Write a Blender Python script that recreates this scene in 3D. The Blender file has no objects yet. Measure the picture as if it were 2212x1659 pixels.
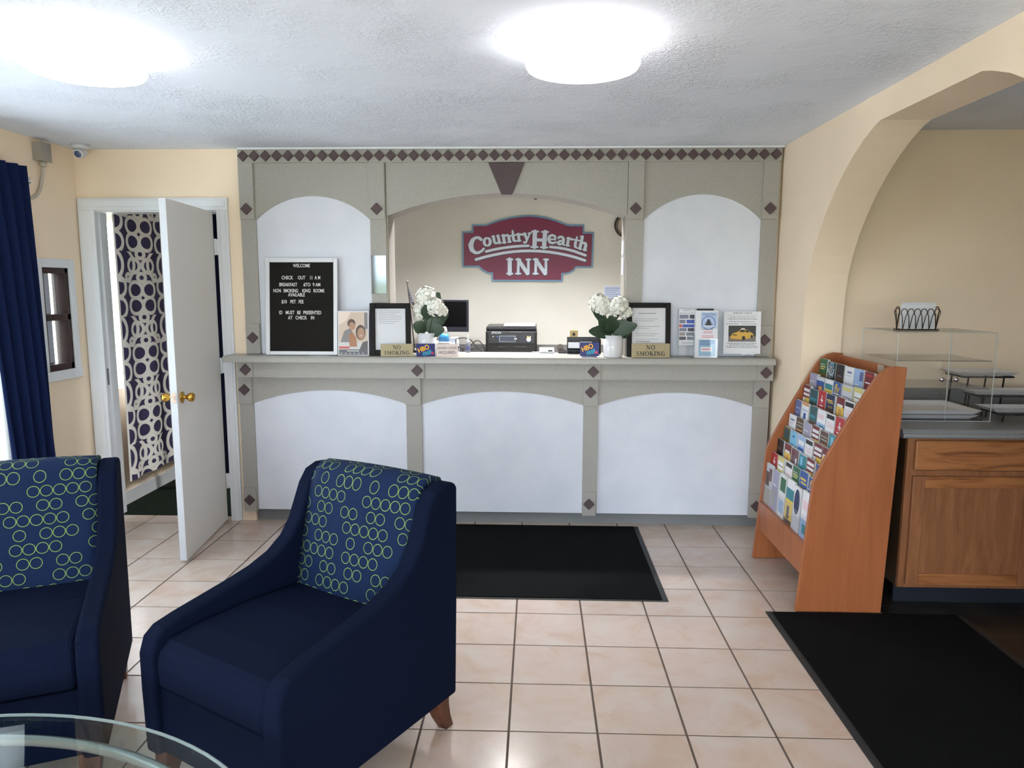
import bpy, bmesh, math, random
from mathutils import Vector, Matrix, Euler
random.seed(11)
SC = bpy.context.scene
COL = SC.collection
R = math.radians
PI = math.pi

# ---------------------------------------------------------------- camera
FPX, YAW, PITCH, ROLL = 1576.36, -.0341, .1342, .0023
T = .318                       # floor tile pitch in metres
H = 4.9936 * T                 # eye height
CEIL = 2.445
_f = Vector((math.sin(YAW) * math.cos(PITCH), math.cos(YAW) * math.cos(PITCH), -math.sin(PITCH)))
_r0 = Vector((math.cos(YAW), -math.sin(YAW), 0))
_u0 = _r0.cross(_f)
_r = _r0 * math.cos(ROLL) + _u0 * math.sin(ROLL)
_u = -_r0 * math.sin(ROLL) + _u0 * math.cos(ROLL)
EYE = Vector((0, 0, H))
cam = bpy.data.objects.new('camera', bpy.data.cameras.new('camera'))
COL.objects.link(cam)
cam.data.sensor_width = 36
cam.data.lens = FPX / 2212 * 36
cam.data.clip_start = .02
cam.matrix_world = Matrix(((_r.x, _u.x, -_f.x, 0), (_r.y, _u.y, -_f.y, 0), (_r.z, _u.z, -_f.z, H), (0, 0, 0, 1)))
SC.camera = cam


def _ray(px, py):
    return _r * ((px - 1106) / FPX) - _u * ((py - 829.5) / FPX) + _f


def atY(px, py, Y):
    d = _ray(px, py)
    return EYE + d * (Y / d.y)


def atX(px, py, X):
    d = _ray(px, py)
    return EYE + d * (X / d.x)


def atZ(px, py, Z):
    d = _ray(px, py)
    return EYE + d * ((Z - H) / d.z)


# ---------------------------------------------------------------- world and exposure
LAMP_POWER = 9.5
SKY_POWER = 14.5
OFFICE_POWER = 620.0
EXPOSURE = 0.0
wd = bpy.data.worlds.new('World')
SC.world = wd
wd.use_nodes = True
_nt = wd.node_tree
_bg = _nt.nodes['Background']
_tc = _nt.nodes.new('ShaderNodeTexCoord')
_sp = _nt.nodes.new('ShaderNodeSeparateXYZ')
_rp = _nt.nodes.new('ShaderNodeValToRGB')
_nt.links.new(_tc.outputs['Generated'], _sp.inputs[0])
_nt.links.new(_sp.outputs['Z'], _rp.inputs[0])
_rp.color_ramp.elements[0].position = 0.0
_rp.color_ramp.elements[0].color = (.30, .33, .27, 1)
_rp.color_ramp.elements[1].position = .02
_rp.color_ramp.elements[1].color = (.80, .865, 1.0, 1)
_nt.links.new(_rp.outputs[0], _bg.inputs[0])
_bg.inputs[1].default_value = SKY_POWER
SC.view_settings.view_transform = 'Standard'
SC.view_settings.look = 'None'
SC.view_settings.gamma = 1
SC.view_settings.use_curve_mapping = False
SC.view_settings.exposure = EXPOSURE
SC.cycles.transparent_max_bounces = 32


def portal(name, loc, rot, sx, sy):
    l = bpy.data.lights.new(name, 'AREA')
    l.shape = 'RECTANGLE'
    l.size = sx
    l.size_y = sy
    l.cycles.is_portal = True
    o = bpy.data.objects.new(name, l)
    o.location = loc
    o.rotation_euler = rot
    COL.objects.link(o)


portal('daylight_portal_front', (-.7, -2.34, 1.15), (R(90), 0, 0), 3.9, 2.0)
portal('daylight_portal_left', (-3.14, 2.45, 1.1), (0, R(-90), 0), 2.0, 2.7)
portal('daylight_portal_office', (-3.14, 5.6, 1.45), (0, R(-90), 0), 1.2, 1.3)


# ---------------------------------------------------------------- materials
def lin(c):
    return tuple((x / 12.92 if x <= .04045 else ((x + .055) / 1.055) ** 2.4) for x in c)


def rgb(r, g, b):
    return lin((r / 255, g / 255, b / 255)) + (1,)


MATS = {}


def mat(name, col=(200, 200, 200), rough=.5, metal=0, spec=.5, emit=0, coat=0):
    if name in MATS:
        return MATS[name]
    m = bpy.data.materials.new(name)
    m.use_nodes = True
    b = m.node_tree.nodes['Principled BSDF']
    b.inputs['Base Color'].default_value = rgb(*col)
    b.inputs['Roughness'].default_value = rough
    b.inputs['Metallic'].default_value = metal
    b.inputs['Specular IOR Level'].default_value = spec
    if coat:
        b.inputs['Coat Weight'].default_value = coat
        b.inputs['Coat Roughness'].default_value = .05
    if emit:
        b.inputs['Emission Color'].default_value = rgb(*col)
        b.inputs['Emission Strength'].default_value = emit
    MATS[name] = m
    return m


class NB:
    """small node-building helper on a Principled material"""
    def __init__(s, name, **kw):
        s.m = mat(name, **kw)
        s.t = s.m.node_tree
        s.b = s.t.nodes['Principled BSDF']

    def n(s, typ, **kw):
        x = s.t.nodes.new('ShaderNode' + typ)
        for k, v in kw.items():
            setattr(x, k, v)
        return x

    def put(s, sock, v):
        if hasattr(v, 'is_output'):
            s.t.links.new(v, sock)
        else:
            sock.default_value = v

    def math(s, op, a, b=0.0, c=0.0):
        x = s.n('Math', operation=op)
        for i, v in enumerate((a, b, c)):
            s.put(x.inputs[i], v)
        return x.outputs[0]

    def vmath(s, op, a, b=(0, 0, 0)):
        x = s.n('VectorMath', operation=op)
        s.put(x.inputs[0], a)
        s.put(x.inputs[1], b)
        return x.outputs['Value'] if op in ('DISTANCE', 'LENGTH', 'DOT_PRODUCT') else x.outputs[0]

    def coord(s, what='Object'):
        return s.n('TexCoord').outputs[what]

    def pos(s):
        return s.n('NewGeometry').outputs['Position']

    def noise(s, vec, scale, detail=3, rough=.5, dist=0.0):
        x = s.n('TexNoise')
        s.put(x.inputs['Vector'], vec)
        x.inputs['Scale'].default_value = scale
        x.inputs['Detail'].default_value = detail
        x.inputs['Roughness'].default_value = rough
        x.inputs['Distortion'].default_value = dist
        return x.outputs['Fac']

    def ramp(s, fac, stops, interp='LINEAR'):
        x = s.n('ValToRGB')
        cr = x.color_ramp
        cr.interpolation = interp
        while len(cr.elements) < len(stops):
            cr.elements.new(.5)
        for e, (p, c) in zip(cr.elements, stops):
            e.position = p
            e.color = rgb(*c)
        s.put(x.inputs[0], fac)
        return x.outputs[0]

    def mix(s, fac, a, b, mode='MIX'):
        x = s.n('Mix', data_type='RGBA', blend_type=mode)
        s.put(x.inputs[0], fac)
        s.put(x.inputs[6], a)
        s.put(x.inputs[7], b)
        return x.outputs[2]

    def scale(s, vec, v):
        return s.vmath('MULTIPLY', vec, v)

    def color(s, c):
        s.put(s.b.inputs['Base Color'], c)
        return s

    def bump(s, h, strength=.3, dist=.01):
        x = s.n('Bump')
        x.inputs['Strength'].default_value = strength
        x.inputs['Distance'].default_value = dist
        s.put(x.inputs['Height'], h)
        s.t.links.new(x.outputs[0], s.b.inputs['Normal'])
        return s


def wall_mat(name, col, var=6):
    k = NB(name, col=col, rough=.65, spec=.3)
    p = k.pos()
    n1 = k.noise(p, 1.3, 2)
    lo = tuple(max(0, c - var) for c in col)
    hi = tuple(min(255, c + var) for c in col)
    k.color(k.ramp(n1, [(.3, lo), (.7, hi)]))
    k.bump(k.noise(p, 90, 3, .6), .12, .004)
    return k.m


M_WALL = wall_mat('wall_cream', (245, 224, 198), 5)
M_OFFICE = wall_mat('wall_office', (218, 217, 210))
k = NB('ceiling_plaster', col=(230, 235, 246), rough=.8, spec=.25)
p = k.pos()
big = k.noise(p, 2.2, 3, .6)
mask = k.ramp(big, [(.40, (25, 25, 25)), (.66, (255, 255, 255))])
vo = k.n('TexVoronoi', feature='DISTANCE_TO_EDGE')
k.put(vo.inputs['Vector'], k.vmath('ADD', p, k.n('TexNoise').outputs['Color']))
vo.inputs['Scale'].default_value = 22
nz = k.noise(p, 42, 4, .65, 1.2)
spk = k.math('POWER', nz, 2.2)
hgt = k.math('MULTIPLY', k.math('ADD', spk, k.math('MULTIPLY', vo.outputs['Distance'], .35)), mask)
k.bump(hgt, .75, .022)
M_CEIL = k.m
M_TRIM = mat('white_trim', (226, 228, 232), .35)
M_DOOR = mat('white_door_paint', (234, 233, 230), .42)
M_DOOREDGE = mat('white_door_edge', (196, 198, 204), .5)

# glazed floor tile
k = NB('floor_tile_glaze', rough=.2, spec=.5)
p = k.pos()
oi = k.n('ObjectInfo').outputs['Random']
sh = k.vmath('ADD', p, k.n('CombineXYZ').outputs[0])
cx_ = k.n('CombineXYZ')
k.put(cx_.inputs[2], k.math('MULTIPLY', oi, 9.0))
pp = k.vmath('ADD', p, cx_.outputs[0])
nA = k.noise(pp, 5.5, 4, .6, .6)
nB = k.noise(pp, 14, 3, .6)
c1 = k.ramp(nA, [(.33, (194, 170, 154)), (.5, (200, 182, 172)), (.68, (203, 192, 185))])
c2 = k.mix(k.math('MULTIPLY', nB, .25), c1, rgb(194, 174, 156))
k.color(k.mix(k.math('MULTIPLY', oi, .10), c2, rgb(196, 176, 155)))
k.b.inputs['Roughness'].default_value = .2
k.bump(nB, .04, .002)
M_TILE = k.m
M_GROUT = mat('brown_grout', (98, 84, 76), .9)
k = NB('dark_floor_tile', rough=.35)
k.color(k.ramp(k.noise(k.pos(), 7, 4), [(.35, (30, 27, 24)), (.7, (46, 41, 35))]))
M_DTILE = k.m
k = NB('green_carpet', rough=.95, spec=.1)
k.color(k.ramp(k.noise(k.pos(), 160, 2), [(.3, (14, 22, 16)), (.7, (34, 44, 34))]))
k.bump(k.noise(k.pos(), 300, 2), .5, .004)
M_CARPET = k.m


def laminate(name, a, b, rough=.42):
    k = NB(name, rough=rough, spec=.45)
    p = k.pos()
    n = k.noise(p, 330, 2, .7)
    n2 = k.noise(p, 6, 2)
    c = k.ramp(n, [(.32, a), (.68, b)])
    k.color(k.mix(k.math('MULTIPLY', n2, .12), c, rgb(120, 120, 112)))
    return k.m


M_LAM = laminate('grey_laminate', (152, 148, 142), (178, 174, 167))
M_LEDGE = laminate('grey_ledge_laminate', (150, 147, 141), (182, 179, 172), .3)
M_CTOP = laminate('slate_countertop', (112, 112, 114), (140, 140, 143), .3)
k = NB('white_board_panel', rough=.3, spec=.4)
k.color(k.ramp(k.noise(k.pos(), 4, 4, .6), [(.3, (210, 214, 225)), (.6, (218, 221, 231))]))
M_PANEL = k.m
M_DIAM = mat('maroon_diamond', (80, 62, 66), .55)


def wood(name, a, b, c, axis=2, scale=1.0, rough=.35, wave=True):
    k = NB(name, rough=rough, spec=.4)
    p = k.pos()
    s = [9 * scale] * 3
    s[axis] = .9 * scale
    q = k.scale(p, tuple(s))
    n = k.noise(q, 2.2, 6, .6, .8)
    f = k.noise(k.scale(p, tuple((1.2 if i == axis else 60) for i in range(3))), 3, 2)
    col = k.ramp(n, [(.3, a), (.5, b), (.72, c)])
    k.color(k.mix(k.math('MULTIPLY', f, .35), col, rgb(*a)))
    return k.m


M_CHERRY = wood('cherry_laminate', (150, 86, 50), (164, 97, 58), (172, 104, 64), 2, .8)
M_OAK_H = wood('oak_horizontal', (112, 66, 36), (172, 112, 66), (188, 128, 80), 0, 1.6)
M_OAK_V = wood('oak_vertical', (128, 82, 52), (150, 98, 64), (168, 114, 76), 2, 1.6)
M_LEGWOOD = wood('chair_leg_wood', (64, 34, 22), (86, 48, 30), (100, 58, 38), 2, 1.5)


def fabric(name, a, b, rough=.85, sc=420):
    k = NB(name, rough=rough, spec=.15)
    k.color(k.ramp(k.noise(k.pos(), sc, 2), [(.3, a), (.7, b)]))
    k.b.inputs['Specular IOR Level'].default_value = .06
    k.bump(k.noise(k.pos(), sc, 2), .15, .001)
    return k.m


M_NAVY = fabric('navy_upholstery', (9, 16, 35), (14, 23, 46))
M_NAVYCURT = fabric('navy_curtain_cloth', (16, 26, 58), (26, 38, 74))
M_DARKCLOTH = fabric('dark_cloth', (12, 14, 30), (20, 24, 44))
M_MAT = fabric('black_mat_pile', (10, 11, 12), (24, 25, 26), .95, 250)
M_MATEDGE = mat('black_rubber', (38, 40, 42), .6)

# ring print fabric: u = metres across, v = metres up
k = NB('ring_print_fabric', rough=.8, spec=.15)
uv = k.coord('UV')
sx = k.n('SeparateXYZ')
k.put(sx.inputs[0], uv)
pu, pv, hs = .041, .051, .02
row = k.math('FLOOR', k.math('DIVIDE', sx.outputs[1], pv))
fv = k.math('SUBTRACT', k.math('FRACT', k.math('DIVIDE', sx.outputs[1], pv)), .5)
shift = k.math('MULTIPLY', k.math('FRACT', k.math('MULTIPLY', row, .37)), 3.0)
uu = k.math('ADD', k.math('DIVIDE', sx.outputs[0], pu), k.math('FLOOR', k.math('MULTIPLY', shift, 3)))
half = k.math('MULTIPLY', k.math('FRACT', k.math('MULTIPLY', row, .618)), .8)
uu = k.math('ADD', uu, half)
fu = k.math('SUBTRACT', k.math('FRACT', uu), .5)
slot = k.math('FRACT', k.math('DIVIDE', k.math('FLOOR', uu), 12.0))


def runs(bits):
    st, last = [], None
    for i, b in enumerate(bits):
        if b != last:
            st.append((max(0, i / 12 - .02), (255,) * 3 if b == 'O' else (0,) * 3))
            last = b
    return st


rA = k.ramp(slot, runs('OOO.O.OOO.O.'), 'CONSTANT')
rB = k.ramp(slot, runs('OOOOO.OOOO..'), 'CONSTANT')
rC = k.ramp(slot, runs('OO.OO.OO.OO.'), 'CONSTANT')
m3 = k.math('MODULO', k.math('ADD', row, 300.0), 4.0)
selB = k.math('GREATER_THAN', k.math('MODULO', m3, 2.0), .5)
selC = k.math('GREATER_THAN', m3, 1.5)
on = k.mix(selB, k.mix(selC, rA, rC), rB)
dist_ = k.math('SQRT', k.math('ADD', k.math('POWER', k.math('MULTIPLY', fu, 1.0), 2.0), k.math('POWER', k.math('MULTIPLY', fv, 1.22), 2.0)))
ring = k.math('LESS_THAN', k.math('ABSOLUTE', k.math('SUBTRACT', dist_, .465)), .03)
msk = k.math('MULTIPLY', ring, on)
base = k.ramp(k.noise(k.pos(), 420, 2), [(.3, (14, 30, 62)), (.7, (20, 38, 72))])
k.color(k.mix(msk, base, rgb(120, 150, 84)))
M_RING = k.m

# curtain with interlaced rings
k = NB('trellis_curtain_print', rough=.8, spec=.15)
uv = k.vmath('DIVIDE', k.coord('UV'), (.66, .455, 1))
fr = k.vmath('FRACTION', uv)
RINGS = [(.0, .14, .155), (.0, .46, .155), (1, .14, .155), (1, .46, .155), (-.13, .80, .25), (.13, .80, .25), (.87, .80, .25), (1.13, .80, .25),
         (.375, .155, .125), (.625, .155, .125), (.375, .405, .125), (.625, .405, .125), (.5, .60, .065), (.5, .97, .065), (.5, -.03, .065), (.365, .785, .11), (.635, .785, .11),
         (.235, .60, .055), (.765, .60, .055)]
acc = None
for (a, b, r) in RINGS:
    d = k.math('ABSOLUTE', k.math('SUBTRACT', k.vmath('DISTANCE', fr, (a, b, 0)), r))
    acc = d if acc is None else k.math('MINIMUM', acc, d)
sx = k.n('SeparateXYZ')
k.put(sx.inputs[0], fr)
for xx in (0.0, 1.0):
    d = k.math('ABSOLUTE', k.math('SUBTRACT', sx.outputs[0], xx))
    acc = k.math('MINIMUM', acc, d)
msk = k.math('LESS_THAN', acc, .029)
base = k.ramp(k.noise(k.pos(), 300, 2), [(.3, (62, 56, 86)), (.7, (76, 70, 102))])
k.color(k.mix(msk, base, rgb(252, 248, 240)))
M_TRELLIS = k.m

# flag print (u along fly, v down hoist)
k = NB('flag_print', rough=.8)
sx = k.n('SeparateXYZ')
k.put(sx.inputs[0], k.coord('UV'))
u_, v_ = sx.outputs[0], sx.outputs[1]
stripe = k.math('MODULO', k.math('FLOOR', k.math('MULTIPLY', v_, 13.0)), 2.0)
cs = k.mix(stripe, rgb(150, 30, 38), rgb(230, 226, 220))
canton = k.math('MULTIPLY', k.math('LESS_THAN', u_, .42), k.math('LESS_THAN', v_, .54))
fu = k.math('SUBTRACT', k.math('FRACT', k.math('MULTIPLY', u_, 14)), .5)
fv = k.math('SUBTRACT', k.math('FRACT', k.math('MULTIPLY', v_, 13)), .5)
star = k.math('LESS_THAN', k.math('ADD', k.math('POWER', fu, 2), k.math('POWER', fv, 2)), .08)
cc = k.mix(star, rgb(30, 28, 62), rgb(225, 225, 230))
k.color(k.mix(canton, cs, cc))
M_FLAG = k.m

M_WHITE = mat('white_paper', (226, 227, 232), .6)
M_BLACK = mat('black_plastic', (18, 18, 20), .35)
M_BLACKF = mat('black_frame_wood', (22, 19, 20), .5, spec=.2)
M_FELT = mat('black_felt', (38, 36, 34), .95, spec=.1)
M_LETTER = mat('letter_white', (224, 224, 220), .5)
M_ALUM = mat('white_aluminium', (214, 216, 220), .3, .1)
M_GOLD = mat('gold_plaque', (158, 144, 112), .45, .2)
M_BRASS = mat('brass', (196, 152, 70), .18, 1)
M_CHROME = mat('chrome', (220, 220, 224), .08, 1)
M_STEEL = mat('grey_metal', (150, 150, 152), .35, .8)
M_CERAMIC = mat('white_ceramic', (222, 222, 226), .12, coat=.5)
M_BROWNFR = mat('brown_window_frame', (56, 36, 32), .4)
M_GREYBOX = mat('grey_enamel', (160, 155, 148), .4, .2)
M_CONDUIT = mat('grey_conduit', (190, 180, 166), .5)
M_PETAL = mat('white_petal', (238, 237, 228), .6, spec=.2)
M_LEAF = mat('dark_green_leaf', (50, 70, 52), .4)
M_STEM = mat('stem_green', (66, 84, 52), .5)
M_WIRE = mat('bronze_wire', (70, 58, 48), .4, .6)
M_CABLE = mat('black_cable', (20, 20, 22), .5)
M_SCREEN = mat('dark_screen', (4, 4, 6), .3, spec=.1)
M_BEZEL = mat('navy_black_bezel', (24, 26, 40), .3)
M_CREAMFRAME = mat('vinyl_frame_white', (230, 230, 228), .4)
M_MIRROR = mat('mirror_plate', (104, 110, 114), .05, 1)
M_TRAY = mat('white_tray', (224, 224, 226), .3)
M_TOEKICK = mat('navy_toe_kick', (22, 28, 42), .5)
M_CABSIDE = mat('cabinet_side_dark', (62, 46, 30), .5)


def thin_glass(name, tint=(246, 249, 248), rough=.02, refl=1.0):
    m = bpy.data.materials.new(name)
    m.use_nodes = True
    t = m.node_tree
    t.nodes.remove(t.nodes['Principled BSDF'])
    out = t.nodes['Material Output']
    tr = t.nodes.new('ShaderNodeBsdfTransparent')
    tr.inputs[0].default_value = rgb(*tint)
    gl = t.nodes.new('ShaderNodeBsdfGlossy')
    gl.inputs['Roughness'].default_value = rough
    gl.inputs['Color'].default_value = (refl, refl, refl, 1)
    # Schlick reflectance, the same for both faces of a thin sheet
    lw = t.nodes.new('ShaderNodeLayerWeight')
    lw.inputs[0].default_value = .5
    pw_ = t.nodes.new('ShaderNodeMath')
    pw_.operation = 'POWER'
    pw_.inputs[1].default_value = 5
    fr = t.nodes.new('ShaderNodeMath')
    fr.operation = 'MULTIPLY_ADD'
    fr.inputs[1].default_value = .55
    fr.inputs[2].default_value = .03
    t.links.new(lw.outputs['Facing'], pw_.inputs[0])
    t.links.new(pw_.outputs[0], fr.inputs[0])
    mx = t.nodes.new('ShaderNodeMixShader')
    t.links.new(fr.outputs[0], mx.inputs[0])
    t.links.new(tr.outputs[0], mx.inputs[1])
    t.links.new(gl.outputs[0], mx.inputs[2])
    t.links.new(mx.outputs[0], out.inputs[0])
    return m


M_GLASS = thin_glass('window_glass')
M_ACRYL = thin_glass('clear_acrylic', (255, 255, 255), .02, .6)
M_TABLEGLASS = thin_glass('table_glass', (234, 240, 239))
k = NB('clear_liquid', col=(220, 228, 238), rough=.1)
k.b.inputs['Transmission Weight'].default_value = .8
M_LIQ = k.m


def flat(c, rough=.45):
    return mat('print_%d_%d_%d' % c, c, rough)


# ---------------------------------------------------------------- mesh building
class MB:
    def __init__(s):
        s.v, s.f, s.mi, s.sm, s.uv = [], [], [], [], {}
        s.M = Matrix.Identity(4)

    def at(s, M):
        s.M = M
        return s

    def pts(s, P):
        n = len(s.v)
        s.v += [s.M @ Vector(q) for q in P]
        return n

    def face(s, idx, m=0, smooth=False, uv=None):
        s.f.append(tuple(idx))
        s.mi.append(m)
        s.sm.append(smooth)
        if uv:
            s.uv[len(s.f) - 1] = uv

    def box(s, x0, x1, y0, y1, z0, z1, m=0):
        n = s.pts([(x0, y0, z0), (x1, y0, z0), (x1, y1, z0), (x0, y1, z0), (x0, y0, z1), (x1, y0, z1), (x1, y1, z1), (x0, y1, z1)])
        for q in ((0, 3, 2, 1), (4, 5, 6, 7), (0, 1, 5, 4), (1, 2, 6, 5), (2, 3, 7, 6), (3, 0, 4, 7)):
            s.face([n + i for i in q], m)
        return s

    def prism(s, poly, plane, a0, a1, m=0, smooth=False):
        """poly of 2D points; plane 'xz' extrudes along y, 'yz' along x, 'xy' along z"""
        def P(q, a):
            return {'xz': (q[0], a, q[1]), 'yz': (a, q[0], q[1]), 'xy': (q[0], q[1], a)}[plane]
        area = sum(poly[i][0] * poly[(i + 1) % len(poly)][1] - poly[(i + 1) % len(poly)][0] * poly[i][1] for i in range(len(poly)))
        ccw = area > 0
        if plane == 'xz':
            ccw = not ccw
        if not ccw:
            poly = poly[::-1]
        k = len(poly)
        n = s.pts([P(q, a0) for q in poly] + [P(q, a1) for q in poly])
        s.face([n + i for i in range(k)][::-1], m)
        s.face([n + k + i for i in range(k)], m)
        for i in range(k):
            j = (i + 1) % k
            s.face([n + i, n + j, n + k + j, n + k + i], m, smooth)
        return s

    def quad(s, a, b, c, d, m=0):
        n = s.pts([a, b, c, d])
        s.face([n, n + 1, n + 2, n + 3], m)
        return s

    def rect(s, u0, u1, v0, v1, y, m=0):
        """front facing (-y) rectangle in local xz"""
        return s.quad((u0, y, v0), (u1, y, v0), (u1, y, v1), (u0, y, v1), m)

    def disc(s, cx, cz, rx, rz, y, m=0, n=24, a0=0, a1=2 * PI):
        k = s.pts([(cx + rx * math.cos(a0 + (a1 - a0) * i / n), y, cz + rz * math.sin(a0 + (a1 - a0) * i / n)) for i in range(n)])
        s.face([k + i for i in range(n)], m)
        return s

    def poly(s, P, y, m=0):
        k = s.pts([(a, y, b) for a, b in P])
        s.face([k + i for i in range(len(P))], m)
        return s

    def tube(s, path, r, n=8, m=0, closed=False):
        path = [Vector(q) for q in path]
        rr = r if isinstance(r, (list, tuple)) else [r] * len(path)
        rings = []
        ref = None
        L = len(path)
        for i, q in enumerate(path):
            if closed:
                d = path[(i + 1) % L] - path[i - 1]
            else:
                d = path[min(i + 1, L - 1)] - path[max(i - 1, 0)]
            d.normalize()
            if ref is None:
                ref = Vector((0, 0, 1)) if abs(d.z) < .9 else Vector((1, 0, 0))
            a = (ref - d * ref.dot(d)).normalized()
            ref = a
            b = d.cross(a)
            rings.append(s.pts([q + (a * math.cos(2 * PI * j / n) + b * math.sin(2 * PI * j / n)) * rr[i] for j in range(n)]))
        for i in range(L if closed else L - 1):
            A, B = rings[i], rings[(i + 1) % L]
            for j in range(n):
                s.face([A + j, A + (j + 1) % n, B + (j + 1) % n, B + j], m, True)
        if not closed:
            s.face([rings[0] + j for j in range(n)][::-1], m)
            s.face([rings[-1] + j for j in range(n)], m)
        return s

    def lathe(s, prof, c=(0, 0, 0), n=24, m=0, smooth=True, axis='z'):
        rings = []
        for r, z in prof:
            P = []
            for j in range(n):
                a = 2 * PI * j / n
                x, y = r * math.cos(a), r * math.sin(a)
                P.append({'z': (c[0] + x, c[1] + y, c[2] + z), 'y': (c[0] + x, c[1] - z, c[2] + y), 'x': (c[0] + z, c[1] + x, c[2] + y)}[axis])
            rings.append(s.pts(P))
        for A, B in zip(rings, rings[1:]):
            for j in range(n):
                s.face([A + j, A + (j + 1) % n, B + (j + 1) % n, B + j], m, smooth)
        if prof[0][0] > 1e-5:
            s.face([rings[0] + j for j in range(n)][::-1], m)
        if prof[-1][0] > 1e-5:
            s.face([rings[-1] + j for j in range(n)], m)
        return s

    def stroke(s, P, y, m=0, caps=6):
        """P: (x, z, width) polyline drawn flat in local xz, facing -y"""
        for (x0, z0, w0), (x1, z1, w1) in zip(P, P[1:]):
            d = Vector((x1 - x0, z1 - z0))
            if d.length < 1e-9:
                continue
            d.normalize()
            nx, nz = -d.y, d.x
            y -= .00003
            s.quad((x0 - nx * w0 / 2, y, z0 - nz * w0 / 2), (x1 - nx * w1 / 2, y, z1 - nz * w1 / 2), (x1 + nx * w1 / 2, y, z1 + nz * w1 / 2), (x0 + nx * w0 / 2, y, z0 + nz * w0 / 2), m)
        if caps:
            for x, z, w in P:
                y -= .00003
                s.disc(x, z, w / 2, w / 2, y, m, caps + 4)
        return s

    def text(s, st, size, x, z, y, m=0, align='CENTER', sx=1.0, bold=0.0, shear=0):
        V, F = glyphs(st, align, bold, shear)
        n = s.pts([(x + a * size * sx, y, z + b * size) for a, b in V])
        for f in F:
            s.face([n + i for i in f], m)
        return s

    def mesh(s, name):
        me = bpy.data.meshes.new(name)
        me.from_pydata(s.v, [], s.f)
        me.polygons.foreach_set('material_index', s.mi)
        me.polygons.foreach_set('use_smooth', s.sm)
        if s.uv:
            l = me.uv_layers.new(name='UVMap')
            for pi, u in s.uv.items():
                pl = me.polygons[pi]
                for li, c in zip(pl.loop_indices, u):
                    l.data[li].uv = c
        me.validate()
        me.update()
        return me


_gl = {}


def glyphs(st, align, bold, shear=0):
    key = (st, align, bold, shear)
    if key not in _gl:
        cu = bpy.data.curves.new('t', 'FONT')
        cu.body = st
        cu.align_x = align
        cu.size = 1
        cu.offset = bold
        cu.shear = shear
        cu.resolution_u = 3
        o = bpy.data.objects.new('t', cu)
        me = bpy.data.meshes.new_from_object(o)
        _gl[key] = ([(q.co.x, q.co.y) for q in me.vertices], [tuple(f.vertices)[::1] for f in me.polygons])
        bpy.data.objects.remove(o)
        bpy.data.curves.remove(cu)
        bpy.data.meshes.remove(me)
    return _gl[key]


def link(o, parent=None):
    COL.objects.link(o)
    if parent is not None:
        o.parent = parent
    return o


def obj(name, mb, m, parent=None, bevel=0, seg=2, smooth=False, world=False, sub=0):
    """one mesh object; with world=True the coordinates are world ones and the (unrotated) parent chain is subtracted"""
    if world and parent is not None:
        off = Vector((0, 0, 0))
        q = parent
        while q is not None:
            off += Vector(q.location)
            q = q.parent
        mb.v = [q - off for q in mb.v]
    me = mb.mesh(name)
    for x in (m if isinstance(m, (list, tuple)) else [m]):
        me.materials.append(x)
    o = link(bpy.data.objects.new(name, me), parent)
    if smooth:
        me.polygons.foreach_set('use_smooth', [True] * len(me.polygons))
    if bevel:
        b = o.modifiers.new('bevel', 'BEVEL')
        b.width = bevel
        b.segments = seg
        b.limit_method = 'ANGLE'
        b.angle_limit = R(35)
        if hasattr(b, 'harden_normals'):
            b.harden_normals = False
    if sub:
        q = o.modifiers.new('sub', 'SUBSURF')
        q.levels = q.render_levels = sub
    return o


def tag(o, label, cat, group=None, kind=None):
    o['label'] = label
    o['category'] = cat
    if group:
        o['group'] = group
    if kind:
        o['kind'] = kind
    return o


def thing(name, label, cat, loc=(0, 0, 0), rot=(0, 0, 0), group=None, kind=None):
    o = link(bpy.data.objects.new(name, None))
    o.empty_display_size = .1
    o.location = loc
    o.rotation_euler = rot
    return tag(o, label, cat, group, kind)


def struct(name, mb, m, label, cat, bevel=0):
    o = obj(name, mb, m, bevel=bevel)
    return tag(o, label, cat, None, 'structure')


def holes(mb, axis, c0, c1, u0, u1, v0, v1, hs):
    """slab with rectangular openings; u is x or y, v is z"""
    us = sorted({u0, u1} | {x for h in hs for x in h[:2]})
    vs = sorted({v0, v1} | {x for h in hs for x in h[2:]})
    for a, b in zip(us, us[1:]):
        for c, d in zip(vs, vs[1:]):
            mu, mv = (a + b) / 2, (c + d) / 2
            if any(h[0] < mu < h[1] and h[2] < mv < h[3] for h in hs):
                continue
            if axis == 'x':
                mb.box(c0, c1, a, b, c, d)
            else:
                mb.box(a, b, c0, c1, c, d)
    return mb


def arc(x0, x1, z0, zt, n=20):
    """points of a circular arc from (x0,z0) over (mid,zt) to (x1,z0)"""
    w = (x1 - x0) / 2
    h = zt - z0
    r = (w * w + h * h) / (2 * h)
    a = math.asin(min(1, w / r))
    return [((x0 + x1) / 2 + r * math.sin(-a + 2 * a * i / n), zt - r + r * math.cos(-a + 2 * a * i / n)) for i in range(n + 1)]

# ================================================================ THE SETTING
XL, XR, XR2 = -2.98, 1.52, 1.74        # left wall, right wall faces
YW = 4.74                              # wall round the door
YO = 6.60                              # office back wall
YR = 4.26                              # back wall of the side room
YF = -2.30

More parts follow.
